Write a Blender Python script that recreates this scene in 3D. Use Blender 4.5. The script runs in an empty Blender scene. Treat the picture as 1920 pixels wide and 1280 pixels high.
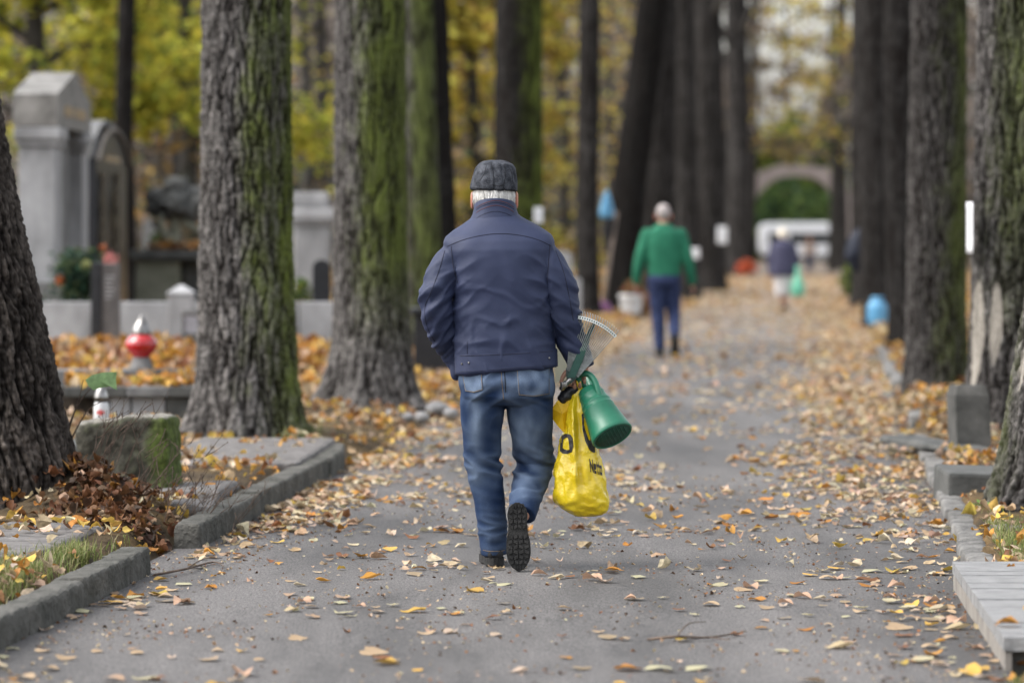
import bpy, bmesh, math, random
import numpy as np
from mathutils import Vector, Matrix
from mathutils.bvhtree import BVHTree
random.seed(7); RNG = np.random.default_rng(11)
scene = bpy.context.scene
COL = scene.collection
PI = math.pi
F = 7200.0; HOR = 430.0; CH = 1.45          # focal length in photo pixels, horizon row, camera height

# ---------------------------------------------------------------- where things stand
def at(px, py, Y):
    return Vector(((px-960)/F*Y, Y, CH-(py-HOR)/F*Y))
def xat(px, Y): return (px-960)/F*Y
def zat(py, Y): return CH-(py-HOR)/F*Y
def yg(py, z=0.0): return F*(CH-z)/(py-HOR)
def pc(Y): return 0.0819*Y-1.12              # the path's centre line
def sstep(a, b, x):
    t = np.clip((np.asarray(x, float)-a)/(b-a), 0, 1); return t*t*(3-2*t)

# ---------------------------------------------------------------- noise
_G = np.array([(1,1,0),(-1,1,0),(1,-1,0),(-1,-1,0),(1,0,1),(-1,0,1),(1,0,-1),(-1,0,-1),(0,1,1),(0,-1,1),(0,1,-1),(0,-1,-1)], float)
def pn(p):
    p = np.asarray(p, float)
    i = np.floor(p).astype(np.int64); f = p-i
    u = f*f*f*(f*(f*6-15)+10)
    res = np.zeros(len(p))
    for dx in (0,1):
        for dy in (0,1):
            for dz in (0,1):
                n = ((i[:,0]+dx)*374761393+(i[:,1]+dy)*668265263+(i[:,2]+dz)*974634777) & 0xffffffff
                n = ((n ^ (n >> 13))*1274126177) & 0xffffffff
                n = (n ^ (n >> 16)) % 12
                g = _G[n]
                d = g[:,0]*(f[:,0]-dx)+g[:,1]*(f[:,1]-dy)+g[:,2]*(f[:,2]-dz)
                w = (u[:,0] if dx else 1-u[:,0])*(u[:,1] if dy else 1-u[:,1])*(u[:,2] if dz else 1-u[:,2])
                res += w*d
    return res
def pnx(x, y, z): return pn(np.stack([np.broadcast_to(np.asarray(a, float), np.shape(x)) for a in (x, y, z)], -1).reshape(-1,3))

# ---------------------------------------------------------------- materials
def newmat(name):
    m = bpy.data.materials.new(name); m.use_nodes = True
    nt = m.node_tree; b = nt.nodes['Principled BSDF']
    return m, nt, b
def nd(nt, t, **kw):
    n = nt.nodes.new(t)
    for k, v in kw.items():
        if k.startswith('i_'): n.inputs[k[2:].replace('_', ' ')].default_value = v
        else: setattr(n, k, v)
    return n
def c4(c): return (c[0], c[1], c[2], 1)
def mat(name, c1, c2=None, scale=8, rough=.7, bump=0, bscale=60, stretch=(1,1,1), detail=6, spec=.3, metal=0, lo=.35, hi=.65, coat=0, trans=0):
    m, nt, b = newmat(name); L = nt.links
    b.inputs['Roughness'].default_value = rough
    b.inputs['Specular IOR Level'].default_value = spec
    b.inputs['Metallic'].default_value = metal
    b.inputs['Coat Weight'].default_value = coat
    b.inputs['Transmission Weight'].default_value = trans
    tc = nd(nt, 'ShaderNodeTexCoord'); mp = nd(nt, 'ShaderNodeMapping'); mp.inputs['Scale'].default_value = stretch
    L.new(tc.outputs['Object'], mp.inputs['Vector'])
    n1 = nd(nt, 'ShaderNodeTexNoise', i_Scale=scale, i_Detail=detail, i_Roughness=.62)
    L.new(mp.outputs[0], n1.inputs['Vector'])
    r = nd(nt, 'ShaderNodeValToRGB'); e = r.color_ramp.elements
    e[0].position = lo; e[0].color = c4(c1); e[1].position = hi; e[1].color = c4(c2 or c1)
    L.new(n1.outputs['Fac'], r.inputs['Fac']); L.new(r.outputs[0], b.inputs['Base Color'])
    if bump:
        n2 = nd(nt, 'ShaderNodeTexNoise', i_Scale=bscale, i_Detail=4)
        L.new(mp.outputs[0], n2.inputs['Vector'])
        bp = nd(nt, 'ShaderNodeBump', i_Strength=bump, i_Distance=.01)
        L.new(n2.outputs['Fac'], bp.inputs['Height']); L.new(bp.outputs[0], b.inputs['Normal'])
    return m
def attrmat(name, rough=.7, spec=.3, transl=0, bump=0, bscale=200, var=.25, vscale=20, stretch=(1,1,1)):
    """Base colour from the mesh's own 'Col' attribute, varied by noise."""
    m, nt, b = newmat(name); L = nt.links
    a = nd(nt, 'ShaderNodeAttribute', attribute_name='Col')
    tc = nd(nt, 'ShaderNodeTexCoord'); mp = nd(nt, 'ShaderNodeMapping'); mp.inputs['Scale'].default_value = stretch
    L.new(tc.outputs['Object'], mp.inputs['Vector'])
    n = nd(nt, 'ShaderNodeTexNoise', i_Scale=vscale, i_Detail=5); L.new(mp.outputs[0], n.inputs['Vector'])
    mr = nd(nt, 'ShaderNodeMapRange'); mr.inputs[1].default_value = .3; mr.inputs[2].default_value = .7
    mr.inputs[3].default_value = 1-var; mr.inputs[4].default_value = 1+var
    L.new(n.outputs['Fac'], mr.inputs[0])
    mx = nd(nt, 'ShaderNodeVectorMath', operation='SCALE'); L.new(a.outputs['Color'], mx.inputs[0]); L.new(mr.outputs[0], mx.inputs['Scale'])
    L.new(mx.outputs[0], b.inputs['Base Color'])
    b.inputs['Roughness'].default_value = rough; b.inputs['Specular IOR Level'].default_value = spec
    if bump:
        n2 = nd(nt, 'ShaderNodeTexNoise', i_Scale=bscale, i_Detail=3); L.new(mp.outputs[0], n2.inputs['Vector'])
        bp = nd(nt, 'ShaderNodeBump', i_Strength=bump, i_Distance=.005); L.new(n2.outputs['Fac'], bp.inputs['Height']); L.new(bp.outputs[0], b.inputs['Normal'])
    if transl:
        tr = nd(nt, 'ShaderNodeBsdfTranslucent'); ms = nd(nt, 'ShaderNodeMixShader'); ms.inputs[0].default_value = transl
        L.new(mx.outputs[0], tr.inputs['Color'])
        L.new(b.outputs[0], ms.inputs[1]); L.new(tr.outputs[0], ms.inputs[2])
        L.new(ms.outputs[0], nt.nodes['Material Output'].inputs['Surface'])
    return m

# ---------------------------------------------------------------- meshes
def mk(name, V, Fc, m=None, parent=None, smooth=True, col=None, mi=None, loc=None):
    me = bpy.data.meshes.new(name)
    V = np.asarray(V, dtype=np.float32)
    if isinstance(Fc, np.ndarray):
        k = Fc.shape[1]; me.vertices.add(len(V)); me.vertices.foreach_set('co', V.ravel())
        me.loops.add(Fc.size); me.loops.foreach_set('vertex_index', Fc.astype(np.int32).ravel())
        me.polygons.add(len(Fc)); me.polygons.foreach_set('loop_start', np.arange(0, Fc.size, k, dtype=np.int32))
        me.update(calc_edges=True)
    else:
        me.from_pydata([tuple(v) for v in V.tolist()], [], [tuple(f) for f in Fc])
    me.validate()
    if smooth: me.polygons.foreach_set('use_smooth', np.ones(len(me.polygons), dtype=bool))
    if m is not None:
        for q in (m if isinstance(m, (list, tuple)) else [m]): me.materials.append(q)
    if mi is not None: me.polygons.foreach_set('material_index', np.asarray(mi, dtype=np.int32))
    if col is not None:
        a = me.attributes.new('Col', 'FLOAT_COLOR', 'POINT')
        cc = np.ones((len(V), 4), np.float32); cc[:, :3] = col
        a.data.foreach_set('color', cc.ravel())
    me.update()
    o = bpy.data.objects.new(name, me); COL.objects.link(o)
    if parent is not None: o.parent = parent
    if loc is not None: o.location = loc
    return o
def tag(o, label=None, cat=None, group=None, kind=None):
    if label: o['label'] = label
    if cat: o['category'] = cat
    if group: o['group'] = group
    if kind: o['kind'] = kind
    return o
def thing(name, label, cat, loc=(0,0,0), rz=0, group=None):
    o = bpy.data.objects.new(name, None); COL.objects.link(o); o.location = loc; o.rotation_euler = (0,0,rz)
    o.empty_display_size = .2
    return tag(o, label, cat, group)

class MB:
    """collects shapes for ONE mesh"""
    def __init__(s): s.V = []; s.F = []; s.n = 0; s.mi = []
    def add(s, V, Fc, mi=0):
        V = np.asarray(V, float); s.V.append(V)
        for f in (Fc.tolist() if isinstance(Fc, np.ndarray) else Fc): s.F.append(tuple(int(i)+s.n for i in f)); s.mi.append(mi)
        s.n += len(V); return s
    def arr(s): return np.concatenate(s.V), s.F
    def build(s, name, m, parent=None, smooth=False, **k):
        V, Fc = s.arr(); return mk(name, V, Fc, m, parent, smooth, mi=s.mi if isinstance(m, (list, tuple)) else None, **k)
def box(cx, cy, cz, sx, sy, sz, rz=0, bev=0.0, taper=1.0, jit=0.0):
    """bevelled box (centre, full sizes)"""
    bm = bmesh.new(); bmesh.ops.create_cube(bm, size=1)
    for v in bm.verts:
        t = taper if v.co.z > 0 else 1
        v.co = Vector((v.co.x*sx*t, v.co.y*sy*t, v.co.z*sz))
    if jit:
        for v in bm.verts: v.co += Vector((random.uniform(-jit, jit), random.uniform(-jit, jit), random.uniform(-jit, jit)))
    if bev: bmesh.ops.bevel(bm, geom=bm.edges[:], offset=bev, segments=2, affect='EDGES', profile=.6)
    R = Matrix.Rotation(rz, 3, 'Z')
    V = [R @ v.co+Vector((cx, cy, cz)) for v in bm.verts]
    bm.verts.index_update()
    Fc = [[v.index for v in f.verts] for f in bm.faces]; bm.free()
    return np.array([tuple(v) for v in V]), Fc
def loft(rings, cap=True):
    R = np.asarray(rings, float); k, n = R.shape[:2]
    V = R.reshape(-1, 3); Fc = []
    for i in range(k-1):
        for j in range(n):
            j2 = (j+1) % n; Fc.append((i*n+j, i*n+j2, (i+1)*n+j2, (i+1)*n+j))
    if cap: Fc.append(tuple(range(n-1, -1, -1))); Fc.append(tuple((k-1)*n+j for j in range(n)))
    return V, Fc
def oval(cx, cy, z, rx, ry, n=32, p=2.0, rot=0):
    t = np.arange(n)/n*2*PI; c, s = np.cos(t), np.sin(t)
    x = np.sign(c)*np.abs(c)**(2/p)*rx; y = np.sign(s)*np.abs(s)**(2/p)*ry
    cr, sr = math.cos(rot), math.sin(rot)
    return np.stack([cx+x*cr-y*sr, cy+x*sr+y*cr, np.full(n, float(z))], -1)
def crom(P, k):
    P = [np.asarray(p, float) for p in P]
    if len(P) == 2: return [P[0]+(P[1]-P[0])*t for t in np.linspace(0, 1, k+1)]
    out = []
    for i in range(len(P)-1):
        p0 = P[max(i-1, 0)]; p1 = P[i]; p2 = P[i+1]; p3 = P[min(i+2, len(P)-1)]
        for t in np.arange(k)/k:
            out.append(.5*((2*p1)+(-p0+p2)*t+(2*p0-5*p1+4*p2-p3)*t*t+(-p0+3*p1-3*p2+p3)*t**3))
    out.append(P[-1]); return out
def tube(P, R, n=12, k=1, flat=1.0, ref=None, ends=True):
    """tapered tube through points P with radii R, rounded ends; flat squeezes it across ref"""
    if np.isscalar(R): R = [R]*len(P)
    if k > 1:
        Q = crom([np.append(np.asarray(p, float), r) for p, r in zip(P, R)], k)
        P = [q[:3] for q in Q]; R = [max(q[3], 1e-4) for q in Q]
    P = [np.asarray(p, float) for p in P]
    T = [P[min(i+1, len(P)-1)]-P[max(i-1, 0)] for i in range(len(P))]; T = [t/(np.linalg.norm(t)+1e-12) for t in T]
    if ref is None: ref = np.array((0,0,1.)) if abs(T[0][2]) < .8 else np.array((1.,0,0))
    ref = np.asarray(ref, float); rings = []
    def ring(p, t, r):
        nonlocal ref
        b = np.cross(t, ref); b /= np.linalg.norm(b)+1e-12; a = np.cross(b, t); ref = a
        th = np.arange(n)/n*2*PI
        return p+np.outer(np.cos(th), a)*r*flat+np.outer(np.sin(th), b)*r
    if ends:
        for q in (.02, .4, .75): rings.append(ring(P[0]-T[0]*R[0]*math.cos(math.asin(q)), T[0], R[0]*q))
    for p, t, r in zip(P, T, R): rings.append(ring(p, t, r))
    if ends:
        for q in (.75, .4, .02): rings.append(ring(P[-1]+T[-1]*R[-1]*math.cos(math.asin(q)), T[-1], R[-1]*q))
    return loft(rings)
def lathe(prof, n=24, c=(0,0,0)):
    return loft([oval(c[0], c[1], c[2]+z, max(r, 1e-4), max(r, 1e-4), n) for r, z in prof])
def ball(c, rx, ry, rz, n=20, k=12):
    a = np.linspace(-PI/2, PI/2, k)
    return loft([oval(c[0], c[1], c[2]+rz*math.sin(t), max(rx*math.cos(t), 1e-4), max(ry*math.cos(t), 1e-4), n) for t in a])
def prism(pts, axis_from, axis_to):
    """polygon pts (3D list) extruded by vector axis_to-axis_from"""
    d = np.asarray(axis_to, float)-np.asarray(axis_from, float); A = np.asarray(pts, float); n = len(A)
    V = np.concatenate([A, A+d]); Fc = [tuple(range(n-1, -1, -1)), tuple(range(n, 2*n))]
    for i in range(n): Fc.append((i, (i+1) % n, n+(i+1) % n, n+i))
    return V, Fc
def xform(VF, M):
    V, Fc = VF; A = np.array(M)
    return V @ A[:3,:3].T+A[:3,3], Fc
def remesh(V, Fc, voxel, it=3, fac=.5):
    me = bpy.data.meshes.new('t'); me.from_pydata([tuple(v) for v in V.tolist()], [], Fc)
    o = bpy.data.objects.new('t', me); COL.objects.link(o)
    md = o.modifiers.new('r', 'REMESH'); md.mode = 'VOXEL'; md.voxel_size = voxel
    if it: s = o.modifiers.new('s', 'SMOOTH'); s.iterations = it; s.factor = fac
    dg = bpy.context.evaluated_depsgraph_get(); dg.update()
    ev = o.evaluated_get(dg); m2 = bpy.data.meshes.new_from_object(ev, depsgraph=dg)
    v = np.empty(len(m2.vertices)*3, np.float32); m2.vertices.foreach_get('co', v)
    f = np.empty(len(m2.loops), np.int32); m2.loops.foreach_get('vertex_index', f)
    tot = np.empty(len(m2.polygons), np.int32); m2.polygons.foreach_get('loop_total', tot)
    nrm = np.empty(len(m2.vertices)*3, np.float32); m2.vertices.foreach_get('normal', nrm)
    assert (tot == 4).all()
    bpy.data.objects.remove(o); bpy.data.meshes.remove(me); bpy.data.meshes.remove(m2)
    return v.reshape(-1,3).astype(float), f.reshape(-1,4), nrm.reshape(-1,3).astype(float)

# ---------------------------------------------------------------- materials used all over
M_asphalt = None
M_leaf = attrmat('dry leaf', rough=.65, spec=.25, transl=.22, var=.3, vscale=60)
M_foliage = attrmat('foliage', rough=.7, spec=.2, transl=.4, var=.15, vscale=3)
M_grass = attrmat('grass blades', rough=.6, spec=.25, transl=.3, var=.2, vscale=30)
M_granite = mat('light granite', (.16,.16,.163), (.36,.36,.368), scale=3, rough=.75, bump=.15, bscale=150, detail=9, stretch=(1,1,.45), lo=.28, hi=.62)
M_granite2 = mat('warm granite', (.12,.115,.107), (.26,.25,.235), scale=4, rough=.75, bump=.2, bscale=120)
M_greystone = mat('grey stone', (.10,.10,.10), (.19,.19,.19), scale=7, rough=.85, bump=.4, bscale=70)
M_darkstone = mat('dark stone', (.05,.052,.05), (.10,.10,.095), scale=6, rough=.8, bump=.4, bscale=40)
M_black = mat('black polished stone', (.012,.013,.016), (.02,.021,.025), scale=9, rough=.3, spec=.4)
M_soil = mat('soil', (.02,.016,.013), (.05,.04,.03), scale=20, rough=.95, bump=.6, bscale=40)
M_mossy = mat('mossy stone', (.035,.035,.025), (.09,.10,.04), scale=9, rough=.95, bump=.9, bscale=45, stretch=(1,1,.5))
M_greenstone = mat('greenish stone', (.15,.155,.115), (.24,.24,.19), scale=6, rough=.85, bump=.3)
M_paper = mat('white paper', (.72,.73,.76), (.8,.8,.82), scale=12, rough=.6)
M_kerb = mat('kerb stone', (.035,.036,.030), (.115,.11,.10), scale=5, rough=.95, bump=.9, bscale=60, lo=.3, hi=.7, detail=9)
M_kerb2 = mat('pale kerb stone', (.085,.082,.078), (.20,.195,.185), scale=6, rough=.9, bump=.6, bscale=80)
M_slab = mat('paving slab', (.085,.08,.076), (.165,.155,.15), scale=9, rough=.85, bump=.3, bscale=120)

# ================================================================ THE SETTING
def ground_z(u, Y):
    u = np.asarray(u, float); Y = np.asarray(Y, float)
    edge = 1-sstep(-2.02-.2*sstep(23,26,Y), -1.86+.1*sstep(23,26,Y), u)         # left of the path
    redge = sstep(1.74, 1.86, u)
    z = -.03+.125*edge+.10*redge
    ced = sstep(28, 34, Y)*sstep(2.9, 3.7, -u)
    z = z+.22*ced
    X = u+pc(Y)
    heap = np.exp(-(((X+2.08)/.30)**2+((Y-18.25)/.45)**2))
    z = z+.21*heap
    shp = np.shape(z)
    b = pnx(np.ravel(X)*1.1, np.ravel(Y)*1.1, np.zeros(z.size)).reshape(shp)+.5*pnx(np.ravel(X)*4, np.ravel(Y)*4, np.ones(z.size)).reshape(shp)
    z = z+b*.03*np.maximum(edge, redge)
    return z
def gz(X, Y): return float(ground_z(np.array([X-pc(Y)]), np.array([Y]))[0])

def grid_sheet(us, Ys, zf):
    U, YY = np.meshgrid(us, Ys); Z = zf(U, YY); X = U+pc(YY)
    V = np.stack([X, YY, Z], -1).reshape(-1,3); n = len(us); k = len(Ys)
    i = np.arange((k-1)*n).reshape(k-1, n)[:, :-1].ravel()
    return V, np.stack([i, i+1, i+n+1, i+n], -1)
us = np.concatenate([np.linspace(-400,-20,14), np.linspace(-18,-5,30), np.arange(-4.8,4.81,.05), np.linspace(5,18,30), np.linspace(20,400,14)])
Ys = np.concatenate([np.linspace(-60,5,8), np.arange(6,48,.09), np.linspace(48.2,90,120), np.linspace(92,260,40), np.linspace(280,900,10)])
V, Fc = grid_sheet(us, Ys, ground_z)

m, nt, b = newmat('ground'); L = nt.links
tc = nd(nt, 'ShaderNodeTexCoord')
n1 = nd(nt, 'ShaderNodeTexNoise', i_Scale=1.6, i_Detail=8, i_Roughness=.7); L.new(tc.outputs['Object'], n1.inputs['Vector'])
r = nd(nt, 'ShaderNodeValToRGB'); e = r.color_ramp.elements
e[0].position = .32; e[0].color = (.028,.024,.02,1); e[1].position = .7; e[1].color = (.19,.12,.05,1)
q = e.new(.5); q.color = (.075,.055,.033,1)
L.new(n1.outputs['Fac'], r.inputs['Fac']); L.new(r.outputs[0], b.inputs['Base Color'])
n2 = nd(nt, 'ShaderNodeTexNoise', i_Scale=35, i_Detail=5); L.new(tc.outputs['Object'], n2.inputs['Vector'])
bp = nd(nt, 'ShaderNodeBump', i_Strength=.8, i_Distance=.03); L.new(n2.outputs['Fac'], bp.inputs['Height']); L.new(bp.outputs[0], b.inputs['Normal'])
b.inputs['Roughness'].default_value = .95; b.inputs['Specular IOR Level'].default_value = .1
tag(mk('ground', V, Fc, m), kind='structure')

# the asphalt path
m, nt, b = newmat('asphalt'); L = nt.links
tc = nd(nt, 'ShaderNodeTexCoord')
bm_ = nd(nt, 'ShaderNodeMapping'); bm_.inputs['Scale'].default_value = (1.3,.22,1); L.new(tc.outputs['Object'], bm_.inputs['Vector'])
big = nd(nt, 'ShaderNodeTexNoise', i_Scale=1.1, i_Detail=9, i_Roughness=.68); L.new(bm_.outputs[0], big.inputs['Vector'])
rb = nd(nt, 'ShaderNodeValToRGB'); e = rb.color_ramp.elements
e[0].position = .40; e[0].color = (.070,.066,.064,1); e[1].position = .60; e[1].color = (.148,.140,.136,1)
L.new(big.outputs['Fac'], rb.inputs['Fac'])
fm = nd(nt, 'ShaderNodeMapping'); fm.inputs['Scale'].default_value = (1,.22,1); L.new(tc.outputs['Object'], fm.inputs['Vector'])
fine = nd(nt, 'ShaderNodeTexNoise', i_Scale=120, i_Detail=4, i_Roughness=.95); L.new(fm.outputs[0], fine.inputs['Vector'])
mr = nd(nt, 'ShaderNodeMapRange'); mr.inputs[1].default_value=.32; mr.inputs[2].default_value=.68; mr.inputs[3].default_value=.2; mr.inputs[4].default_value=1.9
L.new(fine.outputs['Fac'], mr.inputs[0])
mu = nd(nt, 'ShaderNodeVectorMath', operation='SCALE'); L.new(rb.outputs[0], mu.inputs[0]); L.new(mr.outputs[0], mu.inputs['Scale'])
vo = nd(nt, 'ShaderNodeTexVoronoi', i_Scale=95); L.new(tc.outputs['Object'], vo.inputs['Vector'])
sp = nd(nt, 'ShaderNodeMath', operation='LESS_THAN'); sp.inputs[1].default_value = .10; L.new(vo.outputs['Distance'], sp.inputs[0])
hv = nd(nt, 'ShaderNodeSeparateColor'); L.new(vo.outputs['Color'], hv.inputs[0])
s2 = nd(nt, 'ShaderNodeMath', operation='GREATER_THAN'); s2.inputs[1].default_value = .8; L.new(hv.outputs[0], s2.inputs[0])
s3 = nd(nt, 'ShaderNodeMath', operation='MULTIPLY'); L.new(sp.outputs[0], s3.inputs[0]); L.new(s2.outputs[0], s3.inputs[1])
mx = nd(nt, 'ShaderNodeMix', data_type='RGBA'); L.new(s3.outputs[0], mx.inputs[0]); L.new(mu.outputs[0], mx.inputs[6]); mx.inputs[7].default_value = (.34,.33,.32,1)
sx = nd(nt, 'ShaderNodeSeparateXYZ'); L.new(tc.outputs['Object'], sx.inputs[0])
fy = nd(nt, 'ShaderNodeMapRange'); fy.inputs[1].default_value = 26; fy.inputs[2].default_value = 75; fy.inputs[3].default_value = -.25; fy.inputs[4].default_value = .45; L.new(sx.outputs['Y'], fy.inputs[0])
n5 = nd(nt, 'ShaderNodeTexNoise', i_Scale=2.2, i_Detail=8, i_Roughness=.75); L.new(tc.outputs['Object'], n5.inputs['Vector'])
a5 = nd(nt, 'ShaderNodeMath', operation='ADD'); L.new(fy.outputs[0], a5.inputs[0]); L.new(n5.outputs['Fac'], a5.inputs[1])
r5_ = nd(nt, 'ShaderNodeMapRange'); r5_.inputs[1].default_value = .55; r5_.inputs[2].default_value = .95; L.new(a5.outputs[0], r5_.inputs[0])
m5 = nd(nt, 'ShaderNodeMix', data_type='RGBA'); L.new(r5_.outputs[0], m5.inputs[0]); L.new(mx.outputs[2], m5.inputs[6]); m5.inputs[7].default_value = (.235,.185,.14,1)
L.new(m5.outputs[2], b.inputs['Base Color'])
bp = nd(nt, 'ShaderNodeBump', i_Strength=1.0, i_Distance=.01); L.new(fine.outputs['Fac'], bp.inputs['Height']); L.new(bp.outputs[0], b.inputs['Normal'])
rr = nd(nt, 'ShaderNodeMapRange'); rr.inputs[1].default_value=.4; rr.inputs[2].default_value=.6; rr.inputs[3].default_value=.62; rr.inputs[4].default_value=.9
L.new(big.outputs['Fac'], rr.inputs[0]); L.new(rr.outputs[0], b.inputs['Roughness']); b.inputs['Specular IOR Level'].default_value = .35
def path_z(u, Y):
    return .006*pnx(np.ravel(u+pc(Y))*1.3, np.ravel(Y)*1.0, np.full(u.size,5.)).reshape(u.shape)
us = np.linspace(-1.84, 1.72, 60); Ys = np.concatenate([np.arange(5, 50, .15), np.linspace(50.5, 175, 90)])
V, Fc = grid_sheet(us, Ys, path_z)
ed = (np.abs(V[:,0]-pc(V[:,1])+.06) > 1.7) & (V[:,1] > 24); V[ed,0] += .12*pnx(V[ed,1]*1.5, V[ed,0]*0, V[ed,0]*0+3)
tag(mk('path', V, Fc, m), kind='structure')

# kerbs
def kerb_run(mb, u0, w, Y0, Y1, h, step, jit, ubend=lambda Y: 0, skip=()):
    Y = Y0; i = 0
    while Y < Y1-.02:
        e = min(Y+step*random.uniform(.9,1.1), Y1)
        if i not in skip:
            uc = u0+ubend((Y+e)/2)+random.uniform(-jit,jit)
            du = ubend(e)-ubend(Y)
            a = math.atan2(du+.0819*(e-Y)+random.uniform(-jit,jit)*.5, e-Y)
            Vb, Fb = box(uc+pc((Y+e)/2), (Y+e)/2, h/2-.1+random.uniform(-jit,jit)*.25, w, (e-Y)-.012, h+.2, rz=-a, bev=.010, jit=.005)
            Vb, Fb, Nb = remesh(Vb, Fb, .016, 3); Vb = Vb+Nb*(.005*pn(Vb*14)+.006*np.minimum(pn(Vb*38),.15))[:,None]
            mb.add(Vb, Fb)
        Y = e; i += 1
k = MB()
kerb_run(k, -1.785, .13, 10.0, 16.2, .112, 1.0, .007)
kerb_run(k, -1.785, .13, 17.45, 24.0, .115, 1.0, .006, ubend=lambda Y: -.0145*(Y-17.45)-.05*max(Y-22.8, 0)**2)
tag(k.build('kerb', M_kerb), kind='structure')
k = MB()
kerb_run(k, 1.775, .125, 15.6, 26.3, .055, .9, .009)
kerb_run(k, 1.80, .12, 28.2, 29.0, .08, .8, .05)
kerb_run(k, 1.78, .13, 35, 46, .07, 1.2, .03)
tag(k.build('kerb', M_kerb2), kind='structure')
# ================================================================ LEAVES
LT_V = np.array([(0,-.42),(0,-.15),(0,.2),(0,.58),(.22,-.5),(.42,-.3),(.45,-.05),(.33,.22),(.14,.42),(-.22,-.5),(-.42,-.3),(-.45,-.05),(-.33,.22),(-.14,.42)], float)
LT_F = []
for s in (0, 5):
    r0,r1,r2,r3,r4 = [4+s+i for i in range(5)]
    t = [(0,r0,r1),(0,r1,1),(1,r1,r2),(1,r2,r3),(1,r3,2),(2,r3,r4),(2,r4,3)]
    LT_F += t if s == 0 else [(a,c,b) for a,b,c in t]
LT_F = np.array(LT_F)
LEAFCOL = {'tan': (.40,.285,.18), 'pale': (.52,.42,.29), 'yellow': (.52,.34,.08), 'orange': (.42,.20,.04), 'brown': (.20,.09,.04), 'dark': (.07,.04,.025)}
def leaf_shape(rng, n, curl=1.0):
    """n curled leaves of unit size -> (n,14,3)"""
    x = LT_V[:,0][None]; y = LT_V[:,1][None]
    wx = rng.uniform(.75, 1.0, (n,1)); 
    c1 = rng.normal(.35,.55,(n,1))*curl; c2 = rng.normal(.15,.35,(n,1))*curl; c3 = rng.normal(0,.5,(n,1))*curl; c4_ = rng.normal(0,.25,(n,1))*curl
    x = x+rng.normal(0,.028,(n,14))*(x != 0); y = y+rng.normal(0,.028,(n,14))
    z = c1*x*x*2+c2*y*y*1.2+c3*y*np.abs(x)+c4_*x*y+rng.normal(0,.03,(n,14))*curl
    return np.stack([x*wx*(1-.25*np.abs(c1)*np.abs(x)), y*(1-.12*np.abs(c2))+0*x, z], -1)
def rotmats(rng, n, tilt):
    yaw = rng.uniform(0, 2*PI, n); ta = rng.uniform(0, 2*PI, n); t = np.clip(np.abs(rng.normal(0, 1, n))*tilt, 0, 1.5)
    cy, sy = np.cos(yaw), np.sin(yaw); Z = np.zeros(n); O = np.ones(n)
    Rz = np.stack([np.stack([cy,-sy,Z],-1), np.stack([sy,cy,Z],-1), np.stack([Z,Z,O],-1)], 1)
    ax, ay = np.cos(ta), np.sin(ta); c, s = np.cos(t), np.sin(t)
    Rt = np.stack([np.stack([c+ax*ax*(1-c), ax*ay*(1-c), ay*s],-1), np.stack([ax*ay*(1-c), c+ay*ay*(1-c), -ax*s],-1), np.stack([-ay*s, ax*s, c],-1)], 1)
    return Rt @ Rz
def leaves(rng, P, size, tilt, curl, weights, lift=True):
    n = len(P); S = leaf_shape(rng, n, curl)*size[:,None,None]
    W = np.einsum('nij,nkj->nki', rotmats(rng, n, tilt), S)
    if lift: W[:,:,2] -= W[:,:,2].min(1)[:,None]*.75
    W += P[:,None]
    keys = list(LEAFCOL); p = np.array([weights.get(k,0) for k in keys], float); p /= p.sum()
    pick = rng.choice(len(keys), n, p=p); C = np.array([LEAFCOL[k] for k in keys])[pick]
    C = np.clip(C*rng.uniform(.75,1.2,(n,1))*rng.uniform(.92,1.08,(n,3)), 0, .9)
    Vc = np.repeat(C, 14, 0)*np.tile(np.where(LT_V[:,0]==0, .88, 1.0), n)[:,None]
    return W.reshape(-1,3), (LT_F[None]+np.arange(n)[:,None,None]*14).reshape(-1,3), Vc, pick
def scatter(rng, n, Y0, Y1, dens):
    """n candidate points in view between Y0 and Y1, kept by density 0..1"""
    Y = np.sqrt(rng.uniform(Y0**2, Y1**2, n)); X = rng.uniform(-.147, .147, n)*Y
    u = X-pc(Y); keep = rng.uniform(0, 1, n) < dens(u, Y)
    X, Y, u = X[keep], Y[keep], u[keep]
    inp = (u > -1.84) & (u < 1.71)
    kb = ~((u < -1.715-.0145*np.maximum(Y-17.45,0)) & (u > -1.86) & (Y < 24)); X, Y, u, inp = X[kb], Y[kb], u[kb], inp[kb]
    z = np.where(inp, .004, ground_z(u, Y)+.004)
    return X, Y, u, z, inp
def area(Y0, Y1): return .147*(Y1**2-Y0**2)
# density in leaves per square metre
def clump(X, Y): return np.clip(.75+1.7*pnx(X*1.3, Y*.9, X*0+2)+.9*pnx(X*4, Y*3, X*0+7), .12, 2.2)
def dens_m2(u, Y):
    X = u+pc(Y)
    d = 19+22*sstep(15.8,19,Y)*(1-.85*sstep(21,28,Y))
    d = d+125*sstep(.5,1.6,u)*sstep(16.6,21,Y)+60*sstep(-1.1,-1.7,u)*sstep(16.6,18,Y)+300*sstep(-1.30,-1.58,u)*sstep(16.8,17.8,Y)*(1-.6*sstep(23,26,Y))+40*sstep(-1.5,-1.68,u)
    d = d+50*sstep(1.1,1.6,u)+150*np.exp(-((Y-14.6)/.5)**2-((u-1.5)/.16)**2)+8*sstep(-1.2,-1.7,u)
    d = d+60*np.exp(-((u-1.05)/.4)**2)*sstep(19,22,Y)*(1-.6*sstep(30,40,Y))+9*np.clip(pnx(X*.9+4,Y*.25,X*0+9)*3,0,1.5)*sstep(20,26,Y)
    left = u < -1.84; right = u > 1.71
    d = np.where(left, 85+110*sstep(25,30,Y), d); d = np.where(right, 100, d)
    d = np.where(left & (Y < 16.9) , 120, d)
    return d*clump(X, Y)
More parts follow.
